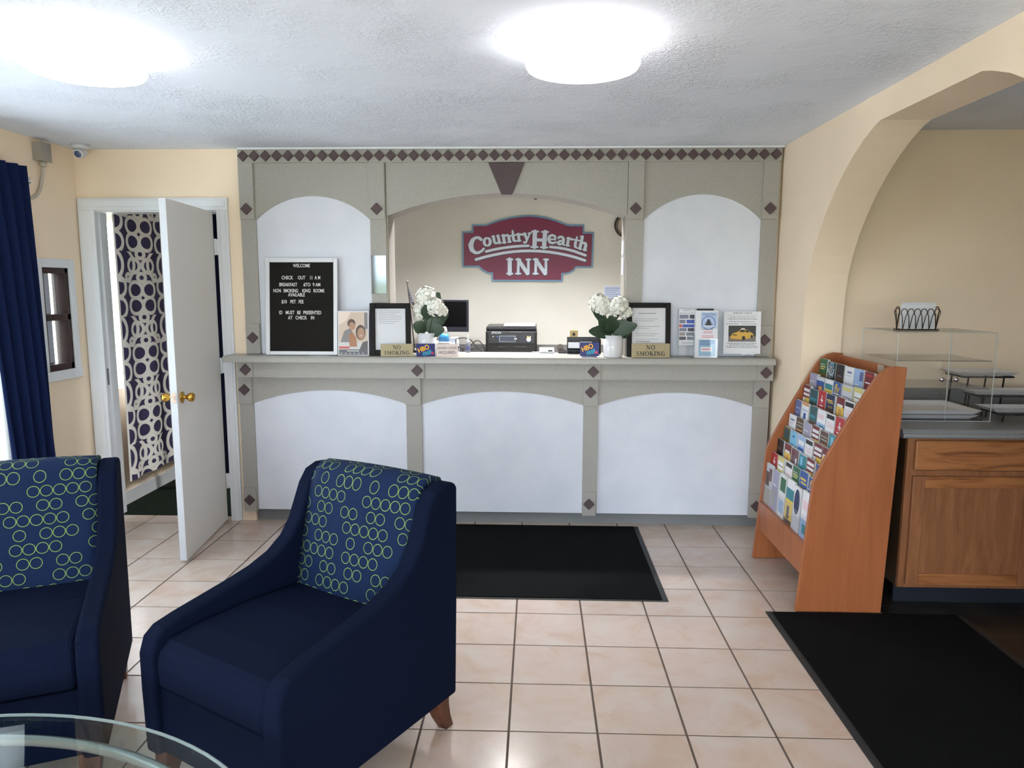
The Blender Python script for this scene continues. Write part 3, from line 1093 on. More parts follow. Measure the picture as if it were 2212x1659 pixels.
# each: name words, base colour, then bands (v0, v1, u0, u1, colour letter), optional text
D = {
 'green': ('dark green leaflet with pale lettering', 'G', [(.0, .3, 0, 1, 'o'), (.5, .55, .1, .7, 'y'), (.6, .66, .1, .8, 'y'), (.72, .76, .1, .7, 'w')], None),
 'rock': ('dark leaflet with white words on a blue oval', 'g', [(.0, .2, 0, 1, 'K')], 'ROCK'),
 'crowd': ('black leaflet', 'K', [(.1, .35, .1, .9, 'N'), (.4, .5, .2, .8, 'm')], None),
 'whiteblue': ('white leaflet with a blue heading', 'W', [(.72, .80, .25, .75, 'C'), (.58, .62, .1, .7, 'w'), (.2, .24, .1, .8, 'w'), (.08, .12, .1, .9, 'L')], None),
 'paleblue': ('pale blue leaflet', 'L', [(.0, .18, 0, 1, 'w'), (.5, .9, .6, 1, 'C'), (.3, .34, .1, .6, 'W')], None),
 'darkred': ('dark red leaflet', 'M', [(.8, .9, .1, .9, 'R'), (.5, .55, .1, .8, 'W')], None),
 'lilac': ('grey lilac leaflet', 'V', [(.1, .5, .1, .5, 'E'), (.6, .66, .1, .7, 'w')], None),
 'portrait': ('blue leaflet with a face on the cover', 'B', [(.82, 1, 0, 1, 'w'), (.0, .6, .1, .9, 'm'), (.15, .55, .35, .75, 'O')], None),
 'beach': ('leaflet with a sunny beach on the cover', 'W', [(.55, .8, 0, 1, 'T'), (.0, .55, 0, 1, 'Y'), (.12, .4, .25, .6, 'N'), (.0, .1, 0, 1, 'N')], None),
 'fly': ('blue leaflet with a yellow handwritten word', 'B', [(.0, 1, .8, 1, 'C')], 'fly'),
 'map': ('white and yellow map leaflet', 'w', [(.75, .9, 0, 1, 'y'), (.4, .5, .1, .9, 'V'), (.1, .3, 0, 1, 'E')], None),
 'stripes': ('maroon leaflet with white bars and a yellow square', 'M', [(.70, .84, .08, .95, 'W'), (.50, .62, .08, .95, 'W'), (.18, .42, .4, 1, 'Y'), (.2, .4, .05, .35, 'W')], None),
 'teal': ('dark teal landscape leaflet', 't', [(.0, .3, 0, 1, 'N'), (.45, .6, 0, .8, 'T')], None),
 'red': ('red leaflet with a white emblem', 'R', [(.45, .8, .45, .55, 'W'), (.55, .6, .3, .7, 'W'), (.3, .36, .25, .75, 'W'), (.12, .15, .2, .8, 'P')], None),
 'script': ('navy leaflet with gold script', 'b', [(.7, .76, .1, .8, 'Y'), (.62, .66, .2, .9, 'Y'), (.0, .35, 0, 1, 'N'), (.4, .5, .3, .8, 'o')], None),
 'food': ('maroon leaflet with yellow food picture', 'M', [(.2, .6, .05, .95, 'Y'), (.25, .5, .3, .7, 'O'), (.6, .7, .1, .8, 'W'), (.0, .15, 0, 1, 'g')], None),
 'slate': ('slate blue leaflet', 'C', [(.6, .66, .2, .8, 'L'), (.4, .44, .2, .8, 'L')], None),
 'orange': ('white leaflet with orange top and blue star', 'W', [(.85, 1, 0, 1, 'O'), (.2, .5, .3, .7, 'B'), (.6, .66, .1, .9, 'L')], None),
 'pink': ('white and pale pink leaflet with blue foot', 'W', [(.6, .8, .1, .8, 'P'), (.0, .4, 0, 1, 'L'), (.1, .3, .3, .8, 'T')], None),
 'band': ('white leaflet with a black heading band', 'W', [(.76, .95, .05, .95, 'K'), (.55, .6, .1, .9, 'P'), (.4, .5, .2, .9, 'P'), (.0, .14, 0, 1, 'B')], None),
 'brown': ('brown leaflet with dark bars', 'N', [(.75, .8, .1, .9, 'E'), (.6, .66, .1, .9, 'E'), (.4, .46, .1, .9, 'O'), (.2, .28, .1, .9, 'K')], None),
 'aqua': ('turquoise leaflet', 'T', [(.5, .9, .2, .5, 'S'), (.1, .2, .1, .9, 't')], None),
 'sky': ('sky blue leaflet', 'S', [(.2, .35, 0, .6, 'B'), (.7, .8, .35, .65, 'B')], None),
 'globe': ('blue and white leaflet with big lettering', 'L', [(.3, .42, .1, .9, 'B'), (.55, .75, .1, .9, 'W'), (.0, .1, 0, 1, 'B')], None),
 'olive': ('olive green leaflet', 'o', [(.4, .9, .1, .9, 't'), (.1, .2, .2, .8, 'y')], None),
 'night': ('very dark leaflet', 'K', [(.5, .6, .1, .6, 'm'), (.1, .2, 0, 1, 'g')], None),
 'mauve': ('mauve brown leaflet with a white figure', 'm', [(.1, .6, .6, .8, 'W'), (.7, .9, .1, .4, 'M')], None),
 'gold': ('blue leaflet with gold lettering', 'B', [(.6, .7, .1, .8, 'Y'), (.45, .52, .2, .9, 'Y'), (.0, .3, 0, 1, 'o')], None),
 'ywhite': ('yellow and white leaflet with blue foot', 'y', [(.0, .25, 0, 1, 'L'), (.4, .8, .1, .9, 'W'), (.55, .6, .1, .9, 'o')], None),
 'oval': ('white leaflet with a dark oval picture', 'W', [(.0, .35, .0, 1, 'w')], 'OVAL'),
 'green2': ('white leaflet with a green block', 'W', [(.6, .92, .12, .95, 'G'), (.1, .4, .1, .9, 'L')], None),
 'cover': ('brown and white scenic leaflet', 'w', [(.45, .8, .05, .6, 'N'), (.0, .4, .0, 1, 'E'), (.6, .9, .5, .95, 'm')], None),
}
GRID = ['green rock crowd whiteblue paleblue darkred', 'lilac portrait beach fly map ywhite', 'stripes teal red script food band', 'slate orange teal pink band red',
        'whiteblue brown lilac stripes brown aqua', 'olive sky globe band stripes food', 'night food mauve aqua stripes gold', 'red ywhite band green gold fly', 'cover lilac green2 beach oval pink']
ORD = ['first', 'second', 'third', 'fourth', 'fifth', 'sixth', 'seventh', 'eighth', 'ninth']
RTXT = ['top', 'second', 'third', 'fourth', 'fifth', 'sixth', 'seventh', 'eighth', 'lowest']
rr = random.Random(5)
for r_, line in enumerate(GRID):
    for c_, key in enumerate(line.split()):
        words, base, bands, txt = D[key]
        y1 = YFAR - .03 - c_ * .1145          # far edge of this pocket
        wid = .100
        gap = .03 if r_ == 0 else ROWX[r_ - 1] - ROWX[r_] - (ROWZ[r_ - 1] - ROWZ[r_]) * math.tan(LEAN)
        th = min(rr.uniform(.008, .018), gap - .0085)
        hgt = rr.uniform(.225, .236)
        cy_ = y1 - .055 + rr.uniform(-.004, .004)
        xt = ROWX[r_] + rr.uniform(-.0015, .0015)
        xb, zb = xt - math.sin(LEAN) * .232, ROWZ[r_] - math.cos(LEAN) * .232 - .0006
        lab = '%s, %s rack tier, %s from counter' % (words, RTXT[r_], ORD[c_])
        cols = [base] + [b[4] for b in bands]
        extra = {'fly': ['Y', 'W'], 'ROCK': ['S', 'K', 'W'], 'OVAL': ['W', 'b']}.get(txt, [])
        ms, idx = [], {}
        for q in cols + extra:
            if q not in idx:
                idx[q] = len(ms)
                ms.append(flat(PAL[q]))
        pe = len(ms)
        ms.append(flat((206, 206, 204)))
        mb = MB()
        mb.box(-wid / 2, wid / 2, 0, th, 0, hgt, pe)
        mb.rect(-wid / 2, wid / 2, 0, hgt, -.0004, idx[base])
        vm = (lambda a: a) if r_ == 8 else (lambda a: .5 + .5 * a)
        for i, (v0, v1, u0, u1, q) in enumerate(bands):
            v0, v1 = vm(v0), vm(v1)
            mb.rect(-wid / 2 + u0 * wid, -wid / 2 + u1 * wid, v0 * hgt, v1 * hgt, -.0007 - .0002 * i, idx[q])
        if txt == 'fly':
            mb.text('fly', .066, 0 - .006, hgt * .76, -.002, idx['Y'], bold=.012, shear=.2)
            mb.rect(-.045, .035, hgt * .725, hgt * .745, -.0023, idx['W'])
        if txt == 'ROCK':
            mb.disc(.0, hgt * .84, .036, .036, -.002, idx['S'])
            mb.disc(.0, hgt * .84, .028, .028, -.0022, idx['K'])
            for i, (q, zq, sz) in enumerate((('SEE', .85, .024), ('ROCK', .74, .032), ('CITY', .62, .032))):
                mb.text(q, sz, 0, hgt * zq, -.0026, idx['W'], bold=.012)
        if txt == 'OVAL':
            mb.disc(0, hgt * .66, .043, .072, -.002, idx['W'])
            mb.disc(0, hgt * .66, .038, .066, -.0022, idx['b'])
        o = obj('leaflet', mb, ms)
        # local x -> world -y (so the print reads from the front), local y (depth) -> world +x
        o.location = (xb, cy_, zb)
        o.rotation_euler = Euler((-LEAN, 0, R(-90) + rr.uniform(-.035, .035)), 'XYZ')
        tag(o, lab, 'leaflet', 'leaflets in the wooden rack')

# ================================================================ BREAKFAST CABINET
cb = thing('base_cabinet', 'oak base cabinet with one drawer and a panelled door', 'cabinet', (2.1, 3.53, 0))
CX0, CX1, CF = 1.80, 2.46, 3.53
obj('body', MB().box(CX0, CX1, CF + .02, YR - .01, .105, .868), M_CABSIDE, cb, world=True)
obj('face_frame', MB().box(CX0, CX0 + .045, CF, CF + .02, .105, .868).box(CX1 - .045, CX1, CF, CF + .02, .105, .868).box(CX0 + .045, CX1 - .045, CF, CF + .02, .838, .868)
    .box(CX0 + .045, CX1 - .045, CF, CF + .02, .66, .70).box(CX0 + .045, CX1 - .045, CF, CF + .02, .105, .135), M_OAK_V, cb, world=True)
obj('drawer_front', MB().box(CX0 + .032, CX1 - .032, CF - .019, CF, .705, .852), M_OAK_H, cb, world=True, bevel=.006)
d0, d1 = CX0 + .030, CX1 - .032
dd = obj('door', MB().box(d0 + .055, d1 - .055, CF - .010, CF, .18, .62), M_OAK_V, cb, world=True)
for a, b, c, d, m_ in ((d0, d0 + .058, .125, .675, M_OAK_V), (d1 - .058, d1, .125, .675, M_OAK_V), (d0 + .058, d1 - .058, .618, .675, M_OAK_H), (d0 + .058, d1 - .058, .125, .182, M_OAK_H)):
    obj('door_rail', MB().box(a, b, CF - .019, CF, c, d), m_, dd, world=True, bevel=.003)
obj('toe_kick', MB().box(CX0 + .02, CX1, CF + .07, CF + .085, 0, .105), M_TOEKICK, cb, world=True)
cb2 = thing('base_cabinet', 'oak base cabinet farther from the leaflet rack', 'cabinet', (2.8, 3.53, 0))
obj('body', MB().box(CX1 + .002, 3.2, CF + .02, YR - .01, .105, .868), M_CABSIDE, cb2, world=True)
obj('face_frame', MB().box(CX1 + .002, 3.2, CF, CF + .02, .105, .868), M_OAK_V, cb2, world=True)
obj('drawer_front', MB().box(CX1 + .03, 3.17, CF - .019, CF, .705, .852), M_OAK_H, cb2, world=True, bevel=.006)
obj('door', MB().box(CX1 + .03, 3.17, CF - .019, CF, .125, .675), M_OAK_V, cb2, world=True, bevel=.004)
obj('toe_kick', MB().box(CX1 + .002, 3.2, CF + .07, CF + .085, 0, .105), M_TOEKICK, cb2, world=True)
CTZ = .910
wt = thing('worktop', 'slate grey laminate worktop over the oak cabinets', 'worktop', (2.4, 3.5, .868))
obj('slab', MB().prism([(3.485, .868), (3.48, .875), (3.482, .890), (3.488, .892), (3.488, .900), (3.494, CTZ), (YR - .002, CTZ), (YR - .002, .868)], 'yz', 1.752, 3.22), M_CTOP, wt, world=True)
struct('trim_3', MB().box(1.752, 3.22, YR - .022, YR, CTZ, CTZ + .10), M_CTOP, 'slate grey backsplash strip along the breakfast worktop', 'backsplash', .003)

# clear pastry display case
ca = thing('display_case', 'clear acrylic pastry display case on the slate worktop', 'display case', (2.04, 3.9, CTZ))
cx0, cx1, cy0, cy1, cz0, cz1 = 1.80, 2.285, 3.70, 4.10, CTZ + .001, 1.362
t_ = .005
obj('top_panel', MB().box(cx0, cx1, cy0, cy1, cz1 - t_, cz1), M_ACRYL, ca, world=True)
obj('base_panel', MB().box(cx0, cx1, cy0, cy1, cz0, cz0 + t_), M_ACRYL, ca, world=True)
obj('side_panel', MB().box(cx0, cx0 + t_, cy0, cy1, cz0 + t_, cz1 - t_), M_ACRYL, ca, world=True)
obj('side_panel', MB().box(cx1 - t_, cx1, cy0, cy1, cz0 + t_, cz1 - t_), M_ACRYL, ca, world=True)
obj('back_panel', MB().box(cx0 + t_, cx1 - t_, cy1 - t_, cy1, cz0 + t_, cz1 - t_), M_ACRYL, ca, world=True)
xm = (cx0 + cx1) / 2 + .012
for a, b, kx in ((cx0 + .002, xm - .001, xm - .035), (xm + .001, cx1 - .002, xm + .035)):
    q = obj('door', MB().box(a, b, cy0 - .006, cy0 - .001, cz0 + .004, cz1 - .004), M_ACRYL, ca, world=True)
    kn = obj('knob', MB().lathe([(.006, 0), (.006, .008), (.012, .012), (.012, .018), (.0, .021)], (kx, cy0 - .006, 1.128), 16, axis='y'), M_CHROME, q, world=True)
    hx = a if a < xm - .1 else b
    for z in (1.0, 1.315):
        obj('hinge', MB().box(hx - .008, hx + .008, cy0 - .009, cy0 + .01, z - .02, z + .02), M_ACRYL, q, world=True)
M_EDGE = mat('acrylic_edge', (206, 208, 204), .15)
ed = MB()
for x in (cx0 + .002, cx1 - .002):
    for y in (cy0, cy1 - .002):
        ed.box(x - .0015, x + .0015, y - .0015, y + .0015, cz0, cz1)
for y in (cy0, cy1 - .002):
    for z in (cz0 + .003, cz1 - .002):
        ed.box(cx0, cx1, y - .0015, y + .0015, z - .0015, z + .0015)
for x in (cx0 + .002, cx1 - .002):
    for z in (cz0 + .003, cz1 - .002):
        ed.box(x - .0015, x + .0015, cy0, cy1, z - .0015, z + .0015)
ed.box(xm - .001, xm + .001, cy0 - .007, cy0 - .0055, cz0, cz1)
obj('edge', ed, M_EDGE, ca, world=True)
for z in (1.075, 1.215):
    q = obj('shelf', MB().box(cx0 + t_, cx1 - t_, cy0 + .02, cy1 - t_, z, z + .004), M_ACRYL, ca, world=True)
    obj('edge', MB().box(cx0 + t_, cx1 - t_, cy0 + .019, cy0 + .021, z, z + .004), mat('acrylic_grey_edge', (120, 114, 106), .3), q, world=True)  # shelf front edge in a darker grey than the case edges


def tray(name, label, x0, x1, y0, y1, z, h=.022, parent=None, group=None):
    mb = MB()
    i = .03
    A = mb.pts([(x0, y0, z + h), (x1, y0, z + h), (x1, y1, z + h), (x0, y1, z + h)])
    B = mb.pts([(x0 + i, y0 + i, z), (x1 - i, y0 + i, z), (x1 - i, y1 - i, z), (x0 + i, y1 - i, z)])
    C = mb.pts([(x0 + .006, y0 + .006, z + h), (x1 - .006, y0 + .006, z + h), (x1 - .006, y1 - .006, z + h), (x0 + .006, y1 - .006, z + h)])
    D_ = mb.pts([(x0 + i + .004, y0 + i + .004, z + .004), (x1 - i - .004, y0 + i + .004, z + .004), (x1 - i - .004, y1 - i - .004, z + .004), (x0 + i + .004, y1 - i - .004, z + .004)])
    for j in range(4):
        k2 = (j + 1) % 4
        mb.face([B + j, B + k2, A + k2, A + j])
        mb.face([A + j, A + k2, C + k2, C + j])
        mb.face([C + j, C + k2, D_ + k2, D_ + j])
    mb.face([B + 3, B + 2, B + 1, B])
    mb.face([D_, D_ + 1, D_ + 2, D_ + 3])
    o = obj(name, mb, M_TRAY)
    tag(o, label, 'tray', group)
    return o


tray('serving_tray', 'white rectangular tray lying inside the display case, upper of two', cx0 + .01, cx1 - .03, cy0 + .02, cy1 - .03, cz0 + .0295, .024)
tray('serving_tray', 'white rectangular tray lying inside the display case, lower of two', cx0 + .02, cx1 - .04, cy0 + .03, cy1 - .04, cz0 + .0055, .023)

# three step tray stand
st_ = thing('tray_stand', 'black wire three-step stand beside the display case', 'stand', (2.55, 3.95, CTZ))
steps = [(2.33, 2.60, 4.04, 4.21, 1.098), (2.33, 2.95, 3.88, 4.02, 1.016), (2.335, 2.95, 3.71, 3.86, .950)]
SL = ['topmost of three on the stepped stand', 'middle of three on the stepped stand', 'lowest of three on the stepped stand']
for (a, b, c, d, z), s_ in zip(steps, SL):
    tray('serving_tray', 'white rectangular tray, ' + s_, a - .035, b + .03, c - .01, d + .01, z + .006, .02)
    obj('step_frame', MB().tube([(a, c, z), (b, c, z), (b, d, z), (a, d, z)], .005, 6, closed=True), M_CABLE, st_, world=True)
    for x in (a + .02, b - .06):
        for y in (c + .005, d - .005):
            obj('leg', MB().tube([(x + .06 * (z - CTZ), y, z - .003), (x, y, CTZ + .0008)], .005, 6), M_CABLE, st_, world=True)
obj('brace', MB().tube([(2.42, 3.72, .945), (2.93, 4.0, CTZ + .006)], .005, 6), M_CABLE, st_, world=True)

# napkin holder on the case
nh = thing('napkin_holder', 'bronze wire napkin holder on top of the display case', 'napkin holder', (1.945, 3.86, cz1))
nx0, nx1, ny0, ny1 = 1.865, 2.065, 3.83, 3.89
obj('base_wire', MB().tube([(nx0, ny0, cz1 + .004), (nx1, ny0, cz1 + .004), (nx1, ny1, cz1 + .004), (nx0, ny1, cz1 + .004)], .003, 6, closed=True), M_WIRE, nh, world=True)
for y in (ny0, ny1):
    for i in range(6):
        x = nx0 + .0167 + i * .0333
        P = [(x, y, cz1 + .006)]
        for a in range(-50, 231, 20):
            P.append((x + .0155 * math.cos(R(a)), y + (.006 if y == ny1 else -.006), cz1 + .092 + .02 * math.sin(R(a))))
        obj('loop', MB().tube(P + [(x, y, cz1 + .006)], .0022, 5), M_WIRE, nh, world=True)
for i, x in enumerate((nx0, nx1)):
    P = [(x, (ny0 + ny1) / 2, cz1 + .006)]
    for a in range(-50, 231, 20):
        P.append((x, (ny0 + ny1) / 2 + .02 * math.cos(R(a)), cz1 + .1 + .022 * math.sin(R(a))))
    obj('end_loop', MB().tube(P + [(x, (ny0 + ny1) / 2, cz1 + .006)], .003, 5), M_WIRE, nh, world=True)
o = obj('napkins', MB().box(1.885, 2.048, 3.845, 3.873, cz1 + .008, cz1 + .135).box(1.896, 2.06, 3.874, 3.882, cz1 + .008, cz1 + .143), M_WHITE)
tag(o, 'folded white napkins standing in the bronze wire holder', 'napkins')

# ================================================================ THINGS ON THE LEDGE
def X_(px, py, Y):
    return atY(px, py, Y).x


def Z_(px, py, Y):
    return atY(px, py, Y).z


def stand(name, label, cat, pxl, pxr, ytop, Y, lean=0, rz=0, z=None, group=None):
    """upright flat thing whose base centre stands on the ledge; returns thing, width, height"""
    z = LED + .0008 if z is None else z
    xl, xr = X_(pxl, 765, Y), X_(pxr, 765, Y)
    h = Z_((pxl + pxr) / 2, ytop, Y) - z
    t = thing(name, label, cat, ((xl + xr) / 2, Y, z), (-lean, 0, rz), group)
    return t, (xr - xl), h / math.cos(lean)


I_ = [M_WHITE]

# letter board
t, w, h = stand('letter_board', 'black felt letter board in white frame with welcome notice', 'sign', 577, 731, 557, 4.66, R(5.5))
f_ = .026
obj('frame', MB().box(-w / 2, -w / 2 + f_, -.022, 0, 0, h).box(w / 2 - f_, w / 2, -.022, 0, 0, h).box(-w / 2 + f_, w / 2 - f_, -.022, 0, 0, f_ * .9).box(-w / 2 + f_, w / 2 - f_, -.022, 0, h - f_ * 1.1, h), M_ALUM, t, bevel=.002)
fp = obj('felt_panel', MB().box(-w / 2 + f_, w / 2 - f_, -.012, -.002, f_ * .9, h - f_ * 1.1), M_FELT, t)
gr = MB()
n = 60
for i in range(n):
    z = f_ + (h - 2.2 * f_) * i / n
    gr.box(-w / 2 + f_, w / 2 - f_, -.0135, -.012, z, z + (h - 2 * f_) / n * .55)
o = obj('felt_ridge', gr, M_FELT, t)
o['kind'] = 'stuff'
LINES = [('WELCOME', .50, .035, 1.0), ('CHECK', .275, .170, 1.0), ('OUT', .50, .170, 1.0), ('11  A M', .71, .170, .95), ('BREAKFAST', .29, .248, 1.0), ('6TO', .585, .248, 1.05), ('9 AM', .735, .248, 1.0),
         ('NON', .115, .316, .95), ('SMOKING', .33, .316, .95), ('KING', .575, .316, 1.0), ('ROOMS', .77, .316, .9), ('AVAILABLE', .42, .362, .98), ('$10', .225, .440, 1.0), ('PET', .365, .440, 1.0), ('FEE', .49, .440, 1.0),
         ('ID', .17, .562, 1.0), ('MUST', .315, .562, 1.0), ('BE', .455, .562, 1.0), ('PRESENTED', .665, .562, 1.0), ('AT', .32, .620, 1.0), ('CHECK', .49, .620, 1.0), ('IN', .67, .620, 1.0)]
iw_, ih_ = w - 2 * f_, h - 2 * f_
for st, u, v, sc in LINES:
    mb = MB().text(st, .0315, -iw_ / 2 + u * iw_, h - f_ * 1.1 - v * ih_ - .0115, -.0155, 0, sx=.72 * sc, bold=.014)
    o = obj('letters', mb, M_LETTER, t)

# small white card under the letter board
tag(obj('card', MB().box(X_(668, 767, 4.6), X_(708, 767, 4.6), 4.585, 4.625, LED + .0005, LED + .0015), M_WHITE), 'small white card lying flat on the ledge below the letter board', 'card')

# family poster in acrylic holder
t, w, h = stand('poster', 'small family photograph poster in clear stand next to letter board', 'poster', 731, 797, 672, 4.63, R(4))
cols = [(222, 222, 226), (206, 186, 170), (232, 214, 202), (92, 88, 98), (176, 134, 108), (62, 46, 40), (120, 118, 124), (196, 60, 70), (78, 84, 98), (166, 110, 78), (236, 236, 238), (70, 74, 80), (206, 204, 206), (150, 40, 50)]
mb = MB().box(-w / 2, w / 2, -.004, 0, 0, h)
y = -.0045
mb.rect(-w / 2 + .006, w / 2 - .006, .14 * h, h - .008, y, 1)
mb.poly([(-w / 2 + .006, h - .008), (-w / 2 + .006, h * .68), (-w / 2 + .3 * w, h * .8), (-w / 2 + .42 * w, h - .008)], y - .0002, 2)
mb.rect(w / 2 - .14 * w, w / 2 - .006, h * .6, h - .01, y - .0002, 6)
mb.rect(-w / 2 + .006, w / 2 - .006, .14 * h, .3 * h, y - .0002, 12)
mb.poly([(-.42 * w, .3 * h), (-.3 * w, .55 * h), (-.1 * w, .62 * h), (.0, .5 * h), (-.02 * w, .3 * h)], y - .0003, 6)
mb.poly([(-.12 * w, .2 * h), (-.16 * w, .45 * h), (-.04 * w, .54 * h), (.1 * w, .4 * h), (.12 * w, .2 * h)], y - .0004, 9)
mb.disc(-.06 * w, .72 * h, .13 * w, .1 * h, y - .0005, 5)
mb.disc(-.04 * w, .66 * h, .10 * w, .09 * h, y - .0006, 4)
mb.disc(.24 * w, .52 * h, .16 * w, .17 * h, y - .0007, 5)
mb.disc(.25 * w, .50 * h, .115 * w, .13 * h, y - .0008, 4)
mb.disc(.25 * w, .45 * h, .032 * w, .007 * h, y - .0009, 10)
for dx in (-.04, .05):
    mb.disc(.25 * w + dx * w, .53 * h, .012 * w, .009 * h, y - .0009, 5)
    mb.disc(-.04 * w + dx * w * .8, .68 * h, .011 * w, .008 * h, y - .0009, 5)
mb.poly([(.2 * w, .14 * h), (.3 * w, .3 * h), (.47 * w, .34 * h), (.47 * w, .14 * h)], y - .0009, 11)
mb.rect(-w / 2 + .006, -.13 * w, .16 * h, .205 * h, y - .001, 7)
mb.rect(-w / 2 + .006, w / 2 - .006, .02 * h, .14 * h, y - .0005, 8)
for i in range(6):
    mb.rect(-.2 * w + i * .066 * w, -.15 * w + i * .066 * w, .095 * h, .115 * h, y - .001, 10)
    mb.rect(-.42 * w + i * .14 * w, -.36 * w + i * .14 * w, .045 * h, .06 * h, y - .001, 0)
obj('print', mb, [flat(c, .3) for c in cols], t)
obj('acrylic_sleeve', MB().box(-w / 2 - .003, w / 2 + .003, -.008, -.0062, 0, h + .004), M_ACRYL, t)
obj('acrylic_foot', MB().box(-w / 2, w / 2, -.03, .045, -.0, .0025), M_ACRYL, t)


def picture_frame(label, pxl, pxr, ytop, Y, lean, rz, fw, paras, bold_lines=()):
    t, w, h = stand('picture_frame', label, 'picture frame', pxl, pxr, ytop, Y, lean, rz)
    d = .026
    mb = MB()
    for a, b, c, e in ((-w / 2, -w / 2 + fw, 0, h), (w / 2 - fw, w / 2, 0, h), (-w / 2 + fw, w / 2 - fw, 0, fw), (-w / 2 + fw, w / 2 - fw, h - fw, h)):
        mb.box(a, b, -d, 0, c, e)
    obj('frame', mb, M_BLACKF, t, bevel=.004)
    iw = w - 2 * fw
    ih = h - 2 * fw
    pm = MB().box(-iw / 2, iw / 2, -.012, -.006, fw, h - fw)
    y = -.0125
    for (v, u0, u1, th, m) in paras:
        # a printed line is a run of short words
        x = -iw / 2 + u0 * iw
        e = -iw / 2 + u1 * iw
        rg_ = random.Random(int(v * 1000))
        while x < e:
            ww = rg_.uniform(.006, .016)
            pm.rect(x, min(e, x + ww), h - fw - v * ih - th / 2, h - fw - v * ih + th / 2, y, m)
            x += ww + .0028
    pg = obj('page', pm, [M_WHITE, flat((150, 150, 160)), flat((96, 96, 106))], t)
    obj('glass', MB().box(-iw / 2, iw / 2, -.016, -.0145, fw, h - fw), M_ACRYL, t)
    return t, w, h


L1 = [(.055 + i * .043, .13, (.83, .80, .66, .86, .88, .86, .80, .62)[i], .0028, 1) for i in range(8)]
picture_frame('black picture frame with short typed page beside the small flag', 801, 888, 656, 4.665, R(9), R(9), .035, L1)
L2 = [(.125, .2, .72, .004, 2)] + [(v, .06, e, .0032, 1) for v, e in ((.25, .78), (.295, .68), (.42, .84), (.465, .52))] + \
     [(v, .13, e, .0032, 1) for v, e in ((.59, .8), (.635, .7), (.715, .8), (.81, .84), (.85, .84))] + [(.765, .13, .55, .004, 2)]
picture_frame('black picture frame with long typed page behind the gold plaque', 1353, 1447, 655, 4.665, R(7), R(0), .032, L2)

# serif capitals as strokes in a unit box: list of polylines (x, z, width)
TK, TN = .17, .07
SER = {
 'N': (.95, [[(.15, 0, TN), (.15, 1, TN)], [(.13, .98, TK), (.8, .04, TK)], [(.8, 0, TN), (.8, 1, TN)], [(.0, 1, .06), (.26, 1, .06)], [(.66, 1, .06), (.95, 1, .06)], [(.02, 0, .06), (.30, 0, .06)]]),
 'O': (.98, [[(.49 + .40 * math.cos(a * PI / 10), .5 + .47 * math.sin(a * PI / 10), TN + .1 * abs(math.cos(a * PI / 10))) for a in range(21)]]),
 'S': (.66, [[(.56, .76, .07), (.52, .90, .08), (.33, .97, .08), (.15, .88, .11), (.13, .72, .13), (.28, .57, .15), (.46, .42, .15), (.53, .25, .13), (.45, .08, .1), (.27, .02, .08), (.1, .1, .08), (.07, .26, .07)]]),
 'M': (1.12, [[(.14, 0, TN), (.18, 1, TN)], [(.19, .98, TK), (.56, .04, .12)], [(.56, .04, .07), (.92, .98, .07)], [(.92, 1, TK), (.96, 0, TK)], [(.0, 0, .06), (.28, 0, .06)], [(.8, 0, .06), (1.12, 0, .06)], [(.06, 1, .06), (.24, 1, .06)], [(.88, 1, .06), (1.08, 1, .06)]]),
 'K': (.9, [[(.2, 0, TK), (.2, 1, TK)], [(.24, .42, .07), (.74, .98, .07)], [(.4, .58, TK), (.78, .02, TK)], [(.02, 0, .06), (.38, 0, .06)], [(.02, 1, .06), (.38, 1, .06)], [(.6, 1, .06), (.88, 1, .06)], [(.6, 0, .06), (.92, 0, .06)]]),
 'I': (.42, [[(.21, 0, TK), (.21, 1, TK)], [(.03, 0, .06), (.39, 0, .06)], [(.03, 1, .06), (.39, 1, .06)]]),
 'G': (.96, [[(.8, .74, .07), (.7, .9, .08), (.48, .97, .08), (.26, .88, .13), (.13, .68, .17), (.12, .4, .17), (.22, .14, .14), (.46, .03, .08), (.68, .06, .09), (.78, .16, .12)], [(.78, .12, .15), (.78, .42, .15)], [(.6, .43, .06), (.92, .43, .06)]]),
}


def serif(mb, st, x, z, s, y, m=0, track=.12, w_=1.0):
    bw = w_
    tot = sum(SER[c][0] + track for c in st) - track
    x -= tot * s / 2
    for c in st:
        wd_, P = SER[c]
        for q in P:
            y -= .0001
            mb.stroke([(x + a * s, z + b * s, ww * s * bw) for a, b, ww in q], y, m, 0)
        x += (wd_ + track) * s


def plaque(label, pxl, pxr, ytop, Y, rz, lean):
    t, w, h = stand('plaque', label, 'plaque', pxl, pxr, ytop, Y, lean, rz)
    obj('plate', MB().box(-w / 2, w / 2, -.004, 0, 0, h), M_GOLD, t, bevel=.001)
    mb = MB()
    serif(mb, 'NO', 0, h * .57, h * .30, -.0046, w_=1.25)
    serif(mb, 'SMOKING', 0, h * .14, h * .30, -.0046, w_=1.25)
    obj('lettering', mb, flat((52, 42, 26)), t)
    obj('foot', MB().box(-w / 2 + .02, w / 2 - .02, 0, .03, 0, .004), M_GOLD, t)
    return t


plaque('gold NO SMOKING plaque leaning beside the blue and white tent cards', 823, 892, 743, 4.595, R(7), R(8))
plaque('gold NO SMOKING plaque standing straight near the white flyers', 1364, 1447, 742, 4.60, 0, R(6))


